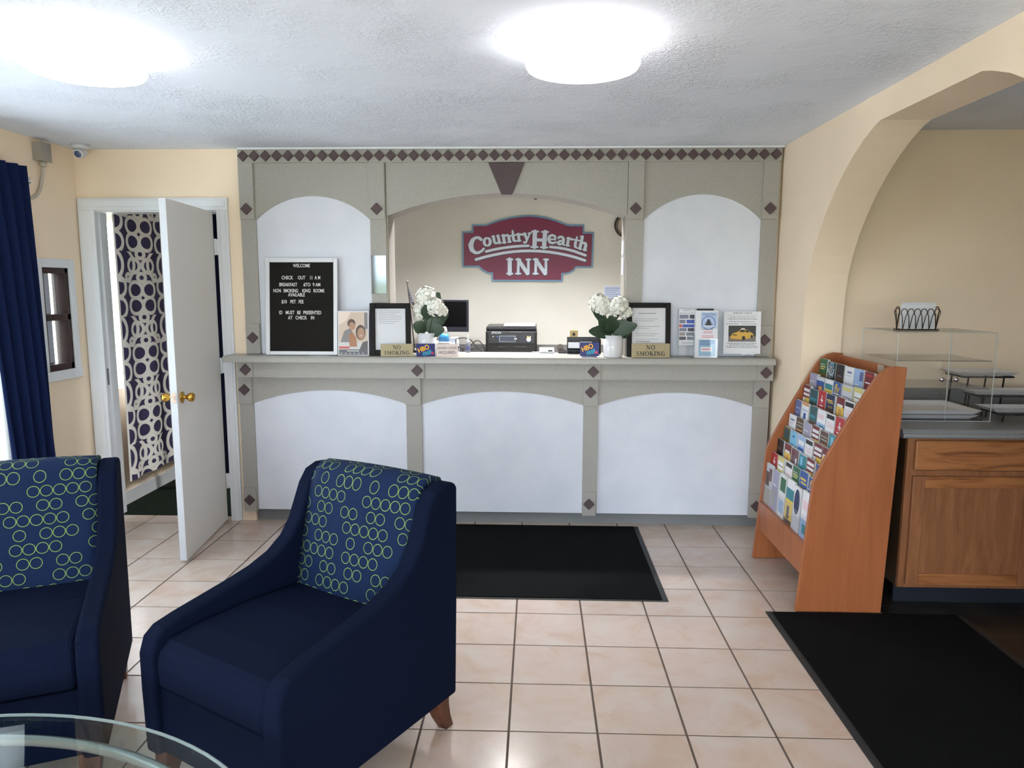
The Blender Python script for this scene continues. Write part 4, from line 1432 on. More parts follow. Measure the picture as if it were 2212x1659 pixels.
def tent(label, pxl, pxr, ytop, Y, rz, lean, side, deco):
    t, w, h = stand('tent_card', label, 'tent card', pxl, pxr, ytop, Y, lean, rz)
    ms = deco(MB(), w, h)
    obj('front_leaf', ms[0], ms[1], t)
    d = 2 * math.tan(lean) * h
    obj('rear_leaf', MB().quad((-w / 2, .0015, h), (w / 2, .0015, h), (w / 2, math.sin(2 * lean) * h, h - math.cos(2 * lean) * h), (-w / 2, math.sin(2 * lean) * h, h - math.cos(2 * lean) * h)), side, t)
    return t


def hbo(mb, w, h):
    mb.box(-w / 2, w / 2, 0, .001, 0, h)
    q = MB()
    mb.M = Matrix.Translation((0, 0, h * .5)) @ Matrix.Rotation(R(-22), 4, 'Y')
    mb.text('HBO', h * .50, -.01, .0, -.0006, 1, sx=.85, bold=.03)
    mb.text('FREE', h * .42, .002, -h * .40, -.0007, 2, sx=.8, bold=.02)
    mb.M = Matrix.Identity(4)
    mb.disc(w * .36, h * .26, h * .10, h * .10, -.0008, 3)
    return mb, [flat((38, 44, 104)), flat((244, 178, 40)), flat((58, 176, 200)), flat((196, 44, 84))]


def dlic(mb, w, h):
    mb.box(-w / 2, w / 2, 0, .001, 0, h)
    mb.text('DRIVERS LICENSE', h * .27, 0, h * .58, -.0006, 1, sx=.72, bold=.005)
    mb.text('-REQUIRED-', h * .34, 0, h * .20, -.0006, 1, sx=.78, bold=.008)
    return mb, [flat((228, 212, 206)), flat((92, 70, 76))]


tent('blue HBO FREE tent card in front of the flower pot by the flag', 900, 940, 743, 4.60, R(10), R(20), flat((150, 160, 190)), hbo)
tent('pale drivers license required tent card beside the blue card', 943, 990, 744, 4.615, R(12), R(22), flat((200, 190, 188)), dlic)
tent('blue HBO FREE tent card leaning near the black letter tray', 1253, 1294, 740, 4.70, R(-2), R(12), flat((120, 130, 170)), hbo)
o = obj('leaflet', MB().box(X_(1257, 767, 4.62), X_(1290, 767, 4.62), 4.59, 4.66, LED + .0005, LED + .002, 0).rect(0, 0, 0, 0, 0, 0), [flat((86, 90, 112), .2)])
tag(o, 'dark glossy leaflet lying flat on the ledge before the blue card', 'leaflet')
o = obj('card', MB().box(X_(1286, 767, 4.62) + .012, X_(1300, 767, 4.62), 4.58, 4.65, LED + .0025, LED + .0035), M_WHITE)
tag(o, 'small white card lying on the ledge by the white flower pot', 'card')

# ---- flowers
def leaf(parent, base, tip, width, droop):
    b, t = Vector(base), Vector(tip)
    ax = t - b
    L = ax.length
    ax.normalize()
    side = ax.cross(Vector((.15, -1, .35))).normalized()
    up = side.cross(ax)
    mb = MB()
    n = 8
    rows = []
    for i in range(n + 1):
        s = i / n
        wv = width * (math.sin(PI * min(1, s * .92 + .04)) ** .8) * (1 + .08 * (i % 2))
        c = b + ax * (L * s) + up * (math.sin(PI * s) * droop)
        rows.append(mb.pts([c - side * wv + up * .1 * wv, c - up * .12 * wv, c + side * wv + up * .1 * wv]))
    for A, B in zip(rows, rows[1:]):
        for j in range(2):
            mb.face([A + j, A + j + 1, B + j + 1, B + j], 0, True)
    return obj('leaf', mb, M_LEAF, parent)


def bloom(parent, c, r, seed, n=22):
    rg_ = random.Random(seed)
    mb = MB()
    c = Vector(c)
    for i in range(n):
        z = 1 - 1.75 * (i + .5) / n
        a = i * 2.39996
        d = Vector((math.sqrt(max(0, 1 - z * z)) * math.cos(a), math.sqrt(max(0, 1 - z * z)) * math.sin(a), z))
        o_ = c + d * r * rg_.uniform(.68, 1.02)
        e1 = d.cross(Vector((.3, .2, 1))).normalized()
        e2 = d.cross(e1)
        ro = rg_.uniform(0, PI)
        for q in range(4):
            an = ro + q * PI / 2
            v = e1 * math.cos(an) + e2 * math.sin(an)
            w_ = e1 * -math.sin(an) + e2 * math.cos(an)
            s = r * rg_.uniform(.48, .66)
            k2 = mb.pts([o_, o_ + v * s * .55 - w_ * s * .42 + d * .1 * s, o_ + v * s * .95 - w_ * s * .3 + d * .02 * s, o_ + v * s * 1.05 - d * .08 * s,
                         o_ + v * s * .95 + w_ * s * .3 + d * .02 * s, o_ + v * s * .55 + w_ * s * .42 + d * .1 * s])
            mb.face([k2, k2 + 1, k2 + 2, k2 + 3, k2 + 4, k2 + 5], 0, True)
    mb.lathe([(0, -.6 * r), (.5 * r, -.3 * r), (.55 * r, .1 * r), (.3 * r, .5 * r), (0, .55 * r)], tuple(c), 10)
    return obj('bloom', mb, M_PETAL, parent)


def flower_pot(label, px0, px1, ytop, ybase, Y, blooms, leaves):
    x0, x1 = X_(px0, ytop, Y), X_(px1, ytop, Y)
    zt = Z_((px0 + px1) / 2, ytop, Y)
    c = (x0 + x1) / 2
    t = thing('flower_pot', label, 'potted flowers', (c, Y, LED + .0008))
    r = (x1 - x0) / 2
    h = zt - LED
    obj('pot', MB().lathe([(r * .88, 0), (r * .95, .006), (r * .99, h * .4), (r, h), (r * .9, h), (r * .86, h * .85), (0, h * .84)], n=32), M_CERAMIC, t)
    obj('moss', MB().lathe([(r * .86, h * .85), (r * .5, h * .93), (0, h * .95)], n=16), M_LEAF, t)

    def loc(px, py, dy):
        q = atY(px, py, Y + dy)
        return (q.x - c, dy, q.z - LED)
    for i, (px, py, rp, dy) in enumerate(blooms):
        p_ = loc(px, py, dy)
        obj('stem', MB().tube([(random.uniform(-.02, .02), 0, h * .9), (p_[0] * .5, dy * .5, (h + p_[2]) / 2), p_], .003, 6), M_STEM, t)
        bloom(t, p_, rp * Y / FPX, i * 7 + int(px))
    for (bx, by, tx, ty, wp, dy) in leaves:
        leaf(t, loc(bx, by, 0), loc(tx, ty, dy), wp * Y / FPX, .012)
    return t


flower_pot('white hydrangeas in a pale pot in front of the computer monitor', 902, 943, 719, 765, 4.74,
           [(921, 643, 22, .01), (910, 672, 19, .035), (942, 664, 19, -.03), (955, 672, 12, 0), (904, 687, 11, .03)],
           [(922, 716, 968, 676, 13, .02), (920, 716, 948, 632, 16, .05), (925, 718, 960, 712, 15, -.03), (920, 716, 893, 700, 15, -.03), (922, 690, 925, 655, 14, -.04), (924, 718, 952, 690, 17, .0)])
flower_pot('white hydrangeas in a glossy white pot beside the framed page', 1303, 1346, 724, 770, 4.63,
           [(1296, 656, 21, 0), (1335, 662, 21, -.03), (1352, 675, 14, 0), (1304, 672, 10, -.04)],
           [(1322, 722, 1272, 716, 14, -.05), (1322, 722, 1273, 656, 9, .05), (1322, 720, 1376, 702, 15, -.05), (1324, 722, 1356, 694, 17, -.02), (1318, 720, 1294, 690, 15, -.03), (1322, 722, 1318, 682, 15, -.05), (1322, 700, 1345, 640, 9, .06), (1330, 722, 1362, 718, 13, .02)])

# ---- table flag
fx, fy = X_(880, 612, 4.895), 4.895
fg = thing('table_flag', 'small drooping American flag on a stick behind the black frame', 'flag', (X_(896, 760, fy), fy, LED + .0008))
bx_ = fg.location.x
top = atY(880, 611, fy)
obj('base', MB().lathe([(.035, 0), (.035, .012), (.01, .02), (.006, .03)], n=20), M_BLACK, fg)
obj('pole', MB().tube([(0, 0, .02), (top.x - bx_, 0, top.z - LED)], .004, 8), mat('dark_stick', (40, 30, 28), .5), fg)
obj('finial', MB().lathe([(0, -.009), (.007, -.006), (.0095, 0), (.007, .006), (0, .009)], (top.x - bx_, 0, top.z - LED + .006), 14), M_STEEL, fg)
mb = MB()
nu, nv = 24, 16
pt, pb = Vector((top.x - bx_, 0, top.z - LED - .006)), Vector((.012, 0, .10))
rows = []
for j in range(nv + 1):
    v = j / nv
    hp = pt.lerp(pb, v * .62)
    P = []
    for i in range(nu + 1):
        u = i / nu
        # fly droops down and folds
        d = Vector((.30 * u ** 1.1 * (.34 + .22 * v), -.018 * math.sin(u * 13 + v * 2) * u ** .5, -.27 * u * (1 - .45 * v)))
        P.append(hp + d)
    rows.append(mb.pts(P))
for j in range(nv):
    for i in range(nu):
        A, B = rows[j], rows[j + 1]
        mb.face([B + i, B + i + 1, A + i + 1, A + i], 0, True, [(i / nu, (j + 1) / nv), ((i + 1) / nu, (j + 1) / nv), ((i + 1) / nu, j / nv), (i / nu, j / nv)])
obj('flag_cloth', mb, M_FLAG, fg)

# ---- flyers on the right half of the ledge
t, w, h = stand('leaflet_holder', 'clear acrylic holder with picture leaflet next to framed page', 'leaflet holder', 1463, 1499, 668, 4.695, R(3))
obj('acrylic_back', MB().box(-w / 2, w / 2, 0, .002, 0, h * .95), M_ACRYL, t)
obj('acrylic_front', MB().box(-w / 2, w / 2, -.03, -.028, 0, h * .55), M_ACRYL, t)
obj('acrylic_side', MB().box(-w / 2, -w / 2 + .0015, -.03, 0, 0, h * .6).box(w / 2 - .0015, w / 2, -.03, 0, 0, h * .6).box(-w / 2, w / 2, -.03, 0, 0, .002), M_ACRYL, t)
b0 = h * .24
mb = MB().box(-w / 2 + .003, w / 2 - .003, -.016, -.003, b0, h)
hh = h - b0
pc = [M_WHITE] + [flat(c) for c in ((122, 126, 142), (70, 90, 170), (206, 96, 104), (66, 66, 78), (196, 198, 206), (150, 140, 136))]
g_ = [(.80, .92, .06, .6, 1), (.80, .92, .66, .94, 4), (.66, .77, .06, .42, 1), (.66, .77, .48, .94, 2), (.54, .63, .04, .24, 3), (.54, .63, .26, .94, 2), (.42, .52, .06, .5, 1), (.42, .52, .56, .94, 4), (.29, .39, .06, .42, 6), (.29, .39, .48, .94, 1), (.16, .26, .06, .46, 4), (.16, .26, .52, .94, 1), (.05, .1, .2, .9, 5)]
for v0, v1, u0, u1, m in g_:
    mb.rect(-w / 2 + u0 * w, -w / 2 + u1 * w, b0 + (v0 * .92) * hh, b0 + (v1 * .92) * hh, -.0165, m)
for i in range(5):
    mb.rect(-w * .4 + i * .16 * w, -w * .3 + i * .16 * w, b0 + .88 * hh, b0 + .895 * hh, -.0165, 4)
mb.text('VILLAGE MOTEL', .013, 0, b0 + .945 * hh, -.0165, 4, sx=.55)
lf = obj('leaflet', mb, pc)
lf.location = t.location
lf.rotation_euler = t.rotation_euler
tag(lf, 'white leaflet with grid of small photographs in the clear holder', 'leaflet', 'leaflets on the ledge')

t, w, h = stand('leaflet', 'black leaflet standing behind the Grand China menus', 'leaflet', 1503, 1539, 667, 4.705, R(3), group='leaflets on the ledge')
obj('sheet', MB().box(-w / 2, w / 2, -.006, 0, 0, h), flat((24, 22, 30)), t)

t, w, h = stand('menu_stack', 'stack of pale Grand China menus in a clear holder', 'menus', 1501, 1549, 671, 4.62, R(3), group='leaflets on the ledge')
mb = MB().box(-w / 2, w / 2, -.001, .03, 0, h)
cs_ = [M_WHITE] + [flat(c) for c in ((176, 196, 226), (70, 96, 160), (60, 62, 72), (216, 120, 140), (150, 186, 210), (232, 226, 232))]
y = -.0016
u = lambda a: -w / 2 + a * w
mb.rect(u(.24), u(.96), h * .62, h * .96, y, 1)
mb.rect(u(.16), u(.92), h * .04, h * .38, y, 5)
mb.text('Grand China', .020, u(.6), h * .90, y - .0003, 2, sx=.72, bold=.01)
mb.disc(u(.58), h * .74, w * .31, w * .31, y - .0003, 2)
mb.disc(u(.58), h * .74, w * .28, w * .28, y - .0005, 1)
for i, (ww, zz) in enumerate(((.22, .70), (.17, .73), (.13, .755), (.09, .78), (.05, .80))):
    mb.poly([(u(.58) - ww * w, h * zz), (u(.58) + ww * w, h * zz), (u(.58) + ww * w * .6, h * (zz + .02)), (u(.58) - ww * w * .6, h * (zz + .02))], y - .0007, 3)
    mb.rect(u(.58) - ww * w * .55, u(.58) + ww * w * .55, h * (zz - .014), h * zz, y - .0007, 3)
mb.rect(u(.32), u(.84), h * .665, h * .682, y - .0007, 6)
for i, (a, b, z, m) in enumerate(((.3, .8, .60, 3), (.36, .76, .55, 4), (.36, .76, .52, 4), (.28, .82, .46, 4), (.28, .82, .43, 4), (.2, .86, .36, 2), (.2, .86, .33, 2), (.2, .86, .30, 2), (.2, .7, .27, 2))):
    mb.rect(u(a), u(b), h * z, h * (z + .012), y - .0009, m)
mb.rect(u(.26), u(.76), h * .13, h * .23, y - .0009, 6)
mb.rect(u(.32), u(.7), h * .17, h * .19, y - .0011, 4)
obj('sheets', mb, cs_, t)
obj('acrylic_holder', MB().box(-w / 2 - .003, w / 2 + .003, -.005, -.003, 0, h * .4).box(w / 2 + .001, w / 2 + .003, -.005, .05, 0, h * .5).box(-w / 2 - .003, -w / 2 - .001, -.005, .05, 0, h * .5), M_ACRYL, t)

t, w, h = stand('flyer', 'white taxi flyer with yellow cab photograph in clear stand', 'flyer', 1562, 1642, 673, 4.672, R(4))
b0 = h * .075
hh = h - b0
mb = MB().box(-w / 2, w / 2, -.002, 0, b0, h)
cs_ = [M_WHITE] + [flat(c) for c in ((112, 104, 112), (52, 52, 50), (206, 164, 66), (120, 112, 108), (30, 28, 28), (176, 132, 48), (214, 214, 216), (150, 110, 50))]
y = -.0025
u = lambda a: -w / 2 + a * w
v = lambda a: b0 + a * hh
mb.text('EASTSIDE CAB CO.   (770) 386-1770', .0125, 0, v(.945), y, 2, sx=.60, bold=.012)
mb.rect(u(.07), u(.91), v(.905), v(.909), y, 1)


def words(z, a, b, m, th=.011, sd=0):
    rg_ = random.Random(sd)
    x = a
    while x < b:
        ww = rg_.uniform(.03, .085)
        mb.rect(u(x), u(min(b, x + ww)), v(z), v(z + th), y, m)
        x += ww + .015


for i, (z, a, b, m) in enumerate(((.86, .16, .84, 1), (.815, .10, .90, 2), (.755, .15, .84, 1), (.70, .07, .40, 2), (.70, .49, .88, 2), (.24, .10, .90, 2), (.21, .16, .84, 1), (.18, .08, .91, 2), (.145, .08, .91, 2))):
    words(z, a, b, m, sd=i)
mb.rect(u(.13), u(.87), v(.285), v(.665), y, 2)
mb.rect(u(.13), u(.87), v(.285), v(.41), y - .0002, 4)
mb.poly([(u(.18), v(.40)), (u(.20), v(.345)), (u(.36), v(.325)), (u(.48), v(.335)), (u(.70), v(.365)), (u(.81), v(.40)), (u(.80), v(.47)), (u(.73), v(.51)), (u(.62), v(.575)), (u(.46), v(.575)), (u(.38), v(.52)), (u(.24), v(.48))], y - .0004, 3)
mb.poly([(u(.41), v(.515)), (u(.47), v(.565)), (u(.57), v(.565)), (u(.57), v(.51))], y - .0006, 5)
mb.poly([(u(.59), v(.51)), (u(.59), v(.565)), (u(.64), v(.56)), (u(.71), v(.505))], y - .0006, 5)
mb.rect(u(.47), u(.57), v(.575), v(.605), y - .0006, 7)
mb.rect(u(.24), u(.36), v(.435), v(.455), y - .0006, 5)
mb.disc(u(.54), v(.37), .045 * w, .06 * w, y - .0007, 5, 14)
mb.disc(u(.76), v(.41), .03 * w, .045 * w, y - .0007, 5, 14)
mb.poly([(u(.20), v(.345)), (u(.36), v(.325)), (u(.48), v(.335)), (u(.48), v(.35)), (u(.36), v(.345)), (u(.21), v(.36))], y - .0006, 8)
obj('sheet', mb, cs_, t)
obj('acrylic_stand', MB().box(-w / 2, w / 2, .0005, .0015, b0, h).box(0, w / 2, -.03, .03, 0, .002).box(0, w / 2, -.002, 0, 0, b0), M_ACRYL, t)

# mirror plate on the surround pilaster
o = obj('mirror_plate', MB().box(-1.066, -.972, YU - .006, YU - .001, Z_(820, 630, YU), Z_(820, 553, YU)).box(-1.068, -.970, YU - .009, YU - .001, Z_(820, 556, YU), Z_(820, 552, YU)).box(-1.068, -.970, YU - .009, YU - .001, Z_(820, 634, YU), Z_(820, 629, YU)), M_MIRROR)
tag(o, 'small mirrored plate fixed to the grey pilaster above black frame', 'mirror')

# ================================================================ OFFICE BEHIND THE COUNTER
for xx_, ww_ in ((-.80, 'above the monitor'), (-.20, 'above the inn sign'), (.42, 'near the wall clock')):  # unseen can lights added to brighten the office; deep rims darken the wall top
    t = thing('added_can_light', 'added unseen can light on the office ceiling ' + ww_, 'ceiling light', (xx_, 5.32, CEIL), group='added office can lights')
    obj('housing', MB().lathe([(.095, 0), (.095, -.088), (.1, -.088), (.1, 0)], n=28), M_TRIM, t)
    k = NB('added_can_lamp', col=(255, 250, 244))
    k.b.inputs['Emission Color'].default_value = rgb(255, 252, 250)
    k.b.inputs['Emission Strength'].default_value = OFFICE_POWER
    obj('lamp_disc', MB().lathe([(0, -.008), (.092, -.006)], n=28), k.m, t)
# inn sign, traced in sign units (crop pixels) and set on the wall at its real size
SY = YO - .001
sA, sB = atY(980 + 128 * .14467, 440 + 660 * .14467, SY), atY(980 + 2088 * .14467, 440 + 660 * .14467, SY)
sT, sBt = atY(980 + 1108 * .14467, 440 + 172 * .14467, SY), atY(980 + 1108 * .14467, 440 + 1162 * .14467, SY)
kx_, kz_ = (sB.x - sA.x) / 1960, (sT.z - sBt.z) / 990
sg = thing('inn_sign', 'burgundy Country Hearth Inn sign with blue border on office wall', 'sign', ((sA.x + sB.x) / 2, SY, sBt.z))
SGX = lambda x: (x - 1108) * kx_
SGZ = lambda z: (1162 - z) * kz_
OUT = [(128, 412), (275, 412), (275, 308), (480, 308), (520, 297), (610, 265), (700, 237), (850, 201), (1000, 179), (1120, 172), (1250, 180), (1400, 207), (1550, 255), (1690, 308), (1740, 315), (1945, 315),
       (1945, 424), (2088, 424), (2080, 955), (1838, 955), (1800, 1005), (1740, 1040), (1690, 1052), (1635, 1055), (1635, 1163), (568, 1160), (570, 1050), (510, 1043), (450, 1015), (410, 985), (375, 948), (132, 948)]


def inset(P, d):
    n = len(P)
    A = sum(P[i][0] * P[(i + 1) % n][1] - P[(i + 1) % n][0] * P[i][1] for i in range(n))
    s = 1 if A > 0 else -1
    R_ = []
    for i in range(n):
        a, b, c = Vector(P[i - 1]), Vector(P[i]), Vector(P[(i + 1) % n])
        e1, e2 = (b - a).normalized(), (c - b).normalized()
        n1, n2 = Vector((-e1.y, e1.x)) * s, Vector((-e2.y, e2.x)) * s
        m = (n1 + n2)
        m = m / max(.3, m.dot(n1)) if m.length > 1e-6 else n1
        R_.append((b.x + m.x * d, b.y + m.y * d))
    return R_


cv = lambda P: [(SGX(x), SGZ(z)) for x, z in P]
M_BURG = mat('burgundy_gloss', (112, 30, 66), .3, spec=.3)
obj('border', MB().prism(cv(OUT), 'xz', -.018, 0), mat('blue_border', (92, 138, 172), .3), sg, bevel=.002)
obj('face', MB().prism(cv(inset(OUT, 24)), 'xz', -.0205, -.017), M_BURG, sg)


def ell(cx, cz, rx, rz, w0, w1, a0=0, a1=360, n=20):
    return [(cx + rx * math.cos(R(a0 + (a1 - a0) * i / n)), cz - rz * math.sin(R(a0 + (a1 - a0) * i / n)), w0 + (w1 - w0) * abs(math.cos(R(a0 + (a1 - a0) * i / n)))) for i in range(n + 1)]


GL = [
 ('C', [[(415, 535, 46), (382, 508, 42), (335, 508, 42), (288, 545, 60), (260, 620, 76), (277, 690, 66), (325, 732, 46), (375, 733, 40), (425, 705, 36), (455, 672, 34)]]),
 ('o', [ell(506, 570, 46, 58, 24, 46)]),
 ('u', [[(600, 490, 42), (610, 560, 42), (625, 590, 34), (650, 592, 28), (675, 570, 28)], [(668, 480, 44), (690, 585, 44)], [(575, 492, 20), (610, 487, 20)], [(645, 485, 20), (675, 478, 20)], [(688, 588, 20), (718, 584, 20)]]),
 ('n', [[(745, 475, 44), (762, 580, 44)], [(750, 505, 26), (775, 475, 30), (810, 470, 36), (828, 500, 44), (838, 568, 44)], [(720, 478, 20), (750, 472, 20)], [(738, 586, 20), (785, 580, 20)], [(818, 575, 20), (862, 568, 20)]]),
 ('t', [[(884, 410, 30), (893, 500, 44), (903, 548, 40), (925, 560, 28), (945, 550, 22)], [(845, 482, 24), (935, 468, 24)]]),
 ('r', [[(968, 455, 42), (982, 552, 42)], [(975, 490, 26), (1000, 458, 30), (1028, 462, 36)], [(945, 458, 20), (975, 452, 20)], [(955, 558, 20), (1008, 552, 20)]]),
 ('y', [[(1060, 450, 44), (1098, 535, 40)], [(1140, 440, 26), (1098, 545, 28), (1078, 582, 30), (1055, 578, 34)], [(1035, 452, 20), (1085, 448, 20)], [(1118, 442, 20), (1158, 440, 20)]]),
 ('H', [[(1215, 420, 64), (1210, 645, 64)], [(1366, 425, 64), (1350, 650, 64)], [(1215, 540, 46), (1360, 544, 46)], [(1170, 418, 26), (1265, 418, 26)], [(1318, 422, 26), (1412, 424, 26)], [(1160, 645, 26), (1258, 648, 26)], [(1302, 650, 26), (1400, 655, 26)]]),
 ('e', [[(1430, 530, 24), (1518, 534, 24)], [(1518, 534, 28), (1512, 488, 36), (1470, 468, 32), (1430, 490, 42), (1418, 535, 46), (1440, 578, 38), (1485, 590, 32), (1528, 572, 26)]]),
 ('a', [[(1562, 512, 34), (1590, 492, 32), (1622, 500, 36), (1640, 530, 44), (1632, 600, 44), (1650, 618, 26)], [(1632, 552, 24), (1580, 560, 34), (1558, 588, 40), (1585, 610, 32), (1628, 588, 26)]]),
 ('r', [[(1712, 515, 42), (1698, 622, 42)], [(1705, 555, 26), (1735, 522, 30), (1762, 532, 36)], [(1690, 512, 20), (1715, 514, 20)], [(1675, 620, 20), (1728, 630, 20)]]),
 ('t', [[(1838, 500, 28), (1815, 590, 44), (1812, 640, 38), (1840, 660, 24)], [(1782, 535, 24), (1872, 552, 24)]]),
 ('h', [[(1918, 495, 46), (1882, 668, 46)], [(1900, 610, 26), (1930, 582, 32), (1962, 590, 40), (1970, 620, 46), (1955, 688, 46)], [(1890, 492, 20), (1930, 496, 20)], [(1858, 666, 20), (1905, 678, 20)], [(1930, 686, 20), (1980, 696, 20)]]),
 ('I', [[(842, 832, 62), (842, 1044, 62)], [(802, 832, 26), (884, 832, 26)], [(802, 1044, 26), (884, 1044, 26)]]),
 ('N', [[(972, 832, 40), (968, 1044, 40)], [(970, 836, 58), (1108, 1040, 58)], [(1120, 832, 38), (1120, 1044, 38)], [(938, 832, 26), (1000, 832, 26)], [(1090, 832, 26), (1153, 832, 26)], [(935, 1044, 26), (1003, 1044, 26)]]),
 ('N', [[(1232, 832, 40), (1228, 1044, 40)], [(1230, 836, 58), (1370, 1040, 58)], [(1382, 832, 38), (1382, 1044, 38)], [(1198, 832, 26), (1260, 832, 26)], [(1352, 832, 26), (1415, 832, 26)], [(1195, 1044, 26), (1263, 1044, 26)]]),
 ('swash', [[(490, 713, 38), (600, 686, 38), (700, 667, 38), (800, 652, 38), (900, 640, 38), (1000, 632, 38), (1120, 628, 36)]]),
 ('swash', [[(1442, 645, 36), (1550, 655, 38), (1680, 677, 38), (1800, 709, 38), (1968, 770, 38)]]),
 ('swash', [[(337, 834, 40), (470, 795, 40), (600, 765, 40), (760, 733, 40), (900, 715, 40), (1030, 705, 40), (1150, 703, 40), (1290, 708, 40), (1420, 719, 40), (1560, 740, 40), (1700, 768, 40), (1830, 803, 40), (1960, 846, 40)]]),
]
ks_ = (kx_ + kz_) / 2
M_SGW = mat('sign_white', (206, 216, 234), .25)
M_SGS = mat('sign_shadow_navy', (38, 24, 62), .3)
for nm, P in GL:
    mb, sh_ = MB(), MB()
    for iq, q in enumerate(P):
        mb.stroke([(SGX(x), SGZ(z), w_ * ks_) for x, z, w_ in q], -.0290 - iq * .0008, 0, 6)
        sh_.stroke([(SGX(x + 3), SGZ(z + 3), (w_ + 16) * ks_) for x, z, w_ in q], -.0210 - iq * .0008, 0, 6)
    kind_ = 'swash_line' if nm == 'swash' else 'letter'
    o = obj(kind_, mb, M_SGW, sg)
    obj('shadow', sh_, M_SGS, o)

# back desk along the office wall and a work desk behind the ledge
DKZ = .955
o = thing('back_desk', 'grey laminate desk along the office back wall', 'desk', (-.2, 6.3, 0))
obj('top', MB().box(-1.6, 1.5, 5.98, YO - .002, DKZ - .035, DKZ), M_CTOP, o, world=True)
obj('backsplash', MB().box(-1.6, 1.5, YO - .022, YO - .002, DKZ, DKZ + .105), M_CTOP, o, world=True)
obj('end_panel', MB().box(-1.6, -1.57, 6.0, YO - .002, .005, DKZ - .035).box(1.47, 1.5, 6.0, YO - .002, .005, DKZ - .035), M_CTOP, o, world=True)

# printer
Yp = 6.06
xl, xr = X_(1049, 730, Yp), X_(1160, 730, Yp)
zt = Z_(1100, 706, Yp)
pw = xr - xl
p_ = thing('printer', 'black office printer with touch screen and paper on top', 'printer', ((xl + xr) / 2, Yp, DKZ + .001))
ph = zt - DKZ
obj('body', MB().box(-pw / 2, pw / 2, 0, .36, 0, ph * .88), M_BLACK, p_, bevel=.012)
obj('lid', MB().prism([(0.01, ph * .885), (.0, ph * .97), (.03, ph), (.34, ph * 1.02), (.35, ph * .885)], 'yz', -pw / 2 + .004, pw / 2 - .004), mat('dark_grey_plastic', (44, 44, 50), .3), p_, bevel=.006)
cp = obj('control_panel', MB().prism([(-.012, ph * .52), (-.002, ph * .86), (.02, ph * .86), (.02, ph * .52)], 'yz', -pw / 2 + .02, pw / 2 - .02), M_BLACK, p_, bevel=.003)
mb = MB().rect(-.10, .035, ph * .575, ph * .745, -.0125, 0)
mb.rect(-.096, .031, ph * .585, ph * .735, -.0130, 1)
obj('screen', mb, [mat('screen_border', (150, 160, 172), .4), mat('lcd_grey', (46, 54, 66), .2)], cp)
BC = [flat((206, 212, 230)), flat((60, 64, 78)), flat((226, 190, 90)), flat((200, 180, 150)), flat((70, 90, 190)), flat((52, 56, 70))]
for bx, bz, rx, rz, yy, m in ((.036, .66, .010, .028, -.0135, 0), (.036, .69, .006, .008, -.014, 1), (.036, .63, .006, .008, -.014, 1), (.145, .645, .019, .013, -.0135, 0), (.138, .72, .008, .008, -.0135, 2),
                              (.158, .72, .006, .006, -.0135, 3), (-.15, .72, .005, .005, -.0135, 3), (-.117, .72, .005, .005, -.0135, 4)):
    obj('button', MB().lathe([(rx, .0), (rx, .001)], (bx, yy, ph * bz), 16, axis='y'), BC[m], cp)
for a in range(3):
    for b in range(4):
        obj('button', MB().rect(.072 + a * .016, .083 + a * .016, ph * (.59 + b * .045), ph * (.615 + b * .045), -.0135), BC[5], cp)
obj('brand_lettering', MB().text('EPSON', .026, -pw / 2 + .09, ph * .80, -.0085, 0, bold=.01), flat((176, 180, 188)), p_)
mb = MB()
for x0, x1, z0, z1 in ((-.12, -.05, .40, .44), (.03, .13, .40, .44), (-.12, -.05, .22, .27), (.05, .14, .22, .27)):
    mb.box(x0, x1, -.006, .0, ph * z0, ph * z1)
obj('tray_grip', mb, mat('dark_grey_plastic'), p_, bevel=.002)
o = obj('paper', MB().prism([(.02, ph * 1.0 + .004), (.03, ph * 1.03 + .006), (.30, ph * 1.05), (.30, ph * 1.05 + .004), (.02, ph * 1.0 + .008)], 'yz', -pw / 2 + .15, pw / 2 - .015), M_WHITE, p_)

# monitor
Ym = 6.22
xl, xr = X_(905, 690, Ym), X_(1012, 690, Ym)
zb_, zt = Z_(960, 717, Ym), Z_(960, 647, Ym)
m_ = thing('monitor', 'flat black computer monitor behind the white hydrangeas', 'monitor', ((xl + xr) / 2, Ym, DKZ + .001))
w, z0, z1 = (xr - xl), zb_ - DKZ, zt - DKZ
obj('bezel', MB().box(-w / 2, w / 2, 0, .035, z0, z1), M_BEZEL, m_, bevel=.003)
obj('screen', MB().box(-w / 2 + .016, w / 2 - .016, -.001, .001, z0 + .042, z1 - .018), M_SCREEN, m_)
obj('neck', MB().box(-.03, .03, .03, .05, .01, z0 + .08), M_BEZEL, m_)
obj('foot', MB().box(-.12, .12, -.05, .14, 0, .012), M_BEZEL, m_, bevel=.004)

# work desk right behind the ledge carrying a pale cabinet and the air freshener
wd_ = thing('work_desk', 'grey work desk hidden behind the reception ledge', 'desk', (-.2, 5.2, 0))
obj('top', MB().box(-1.5, 1.3, 4.96, 5.55, .72, .75), M_CTOP, wd_, world=True)
obj('end_panel', MB().box(-1.5, -1.47, 4.96, 5.5, .005, .72).box(1.27, 1.3, 4.96, 5.5, .005, .72), M_CTOP, wd_, world=True)
Yb = 5.12
xa, xb = X_(930, 720, Yb), X_(985, 720, Yb)
zt = Z_(958, 741, Yb)
o = thing('file_box', 'pale grey box under the blue and white air freshener', 'box', ((xa + xb) / 2, Yb, .751))
obj('body', MB().box(xa, xb, Yb - .03, Yb + .22, .751, zt), mat('pale_grey_plastic', (176, 176, 184), .5), o, world=True, bevel=.004)
obj('papers', MB().box(X_(969, 720, Yb), xb - .004, Yb + .05, Yb + .2, zt, zt + .03), M_WHITE, o, world=True)
ax_ = X_(959, 720, Yb)
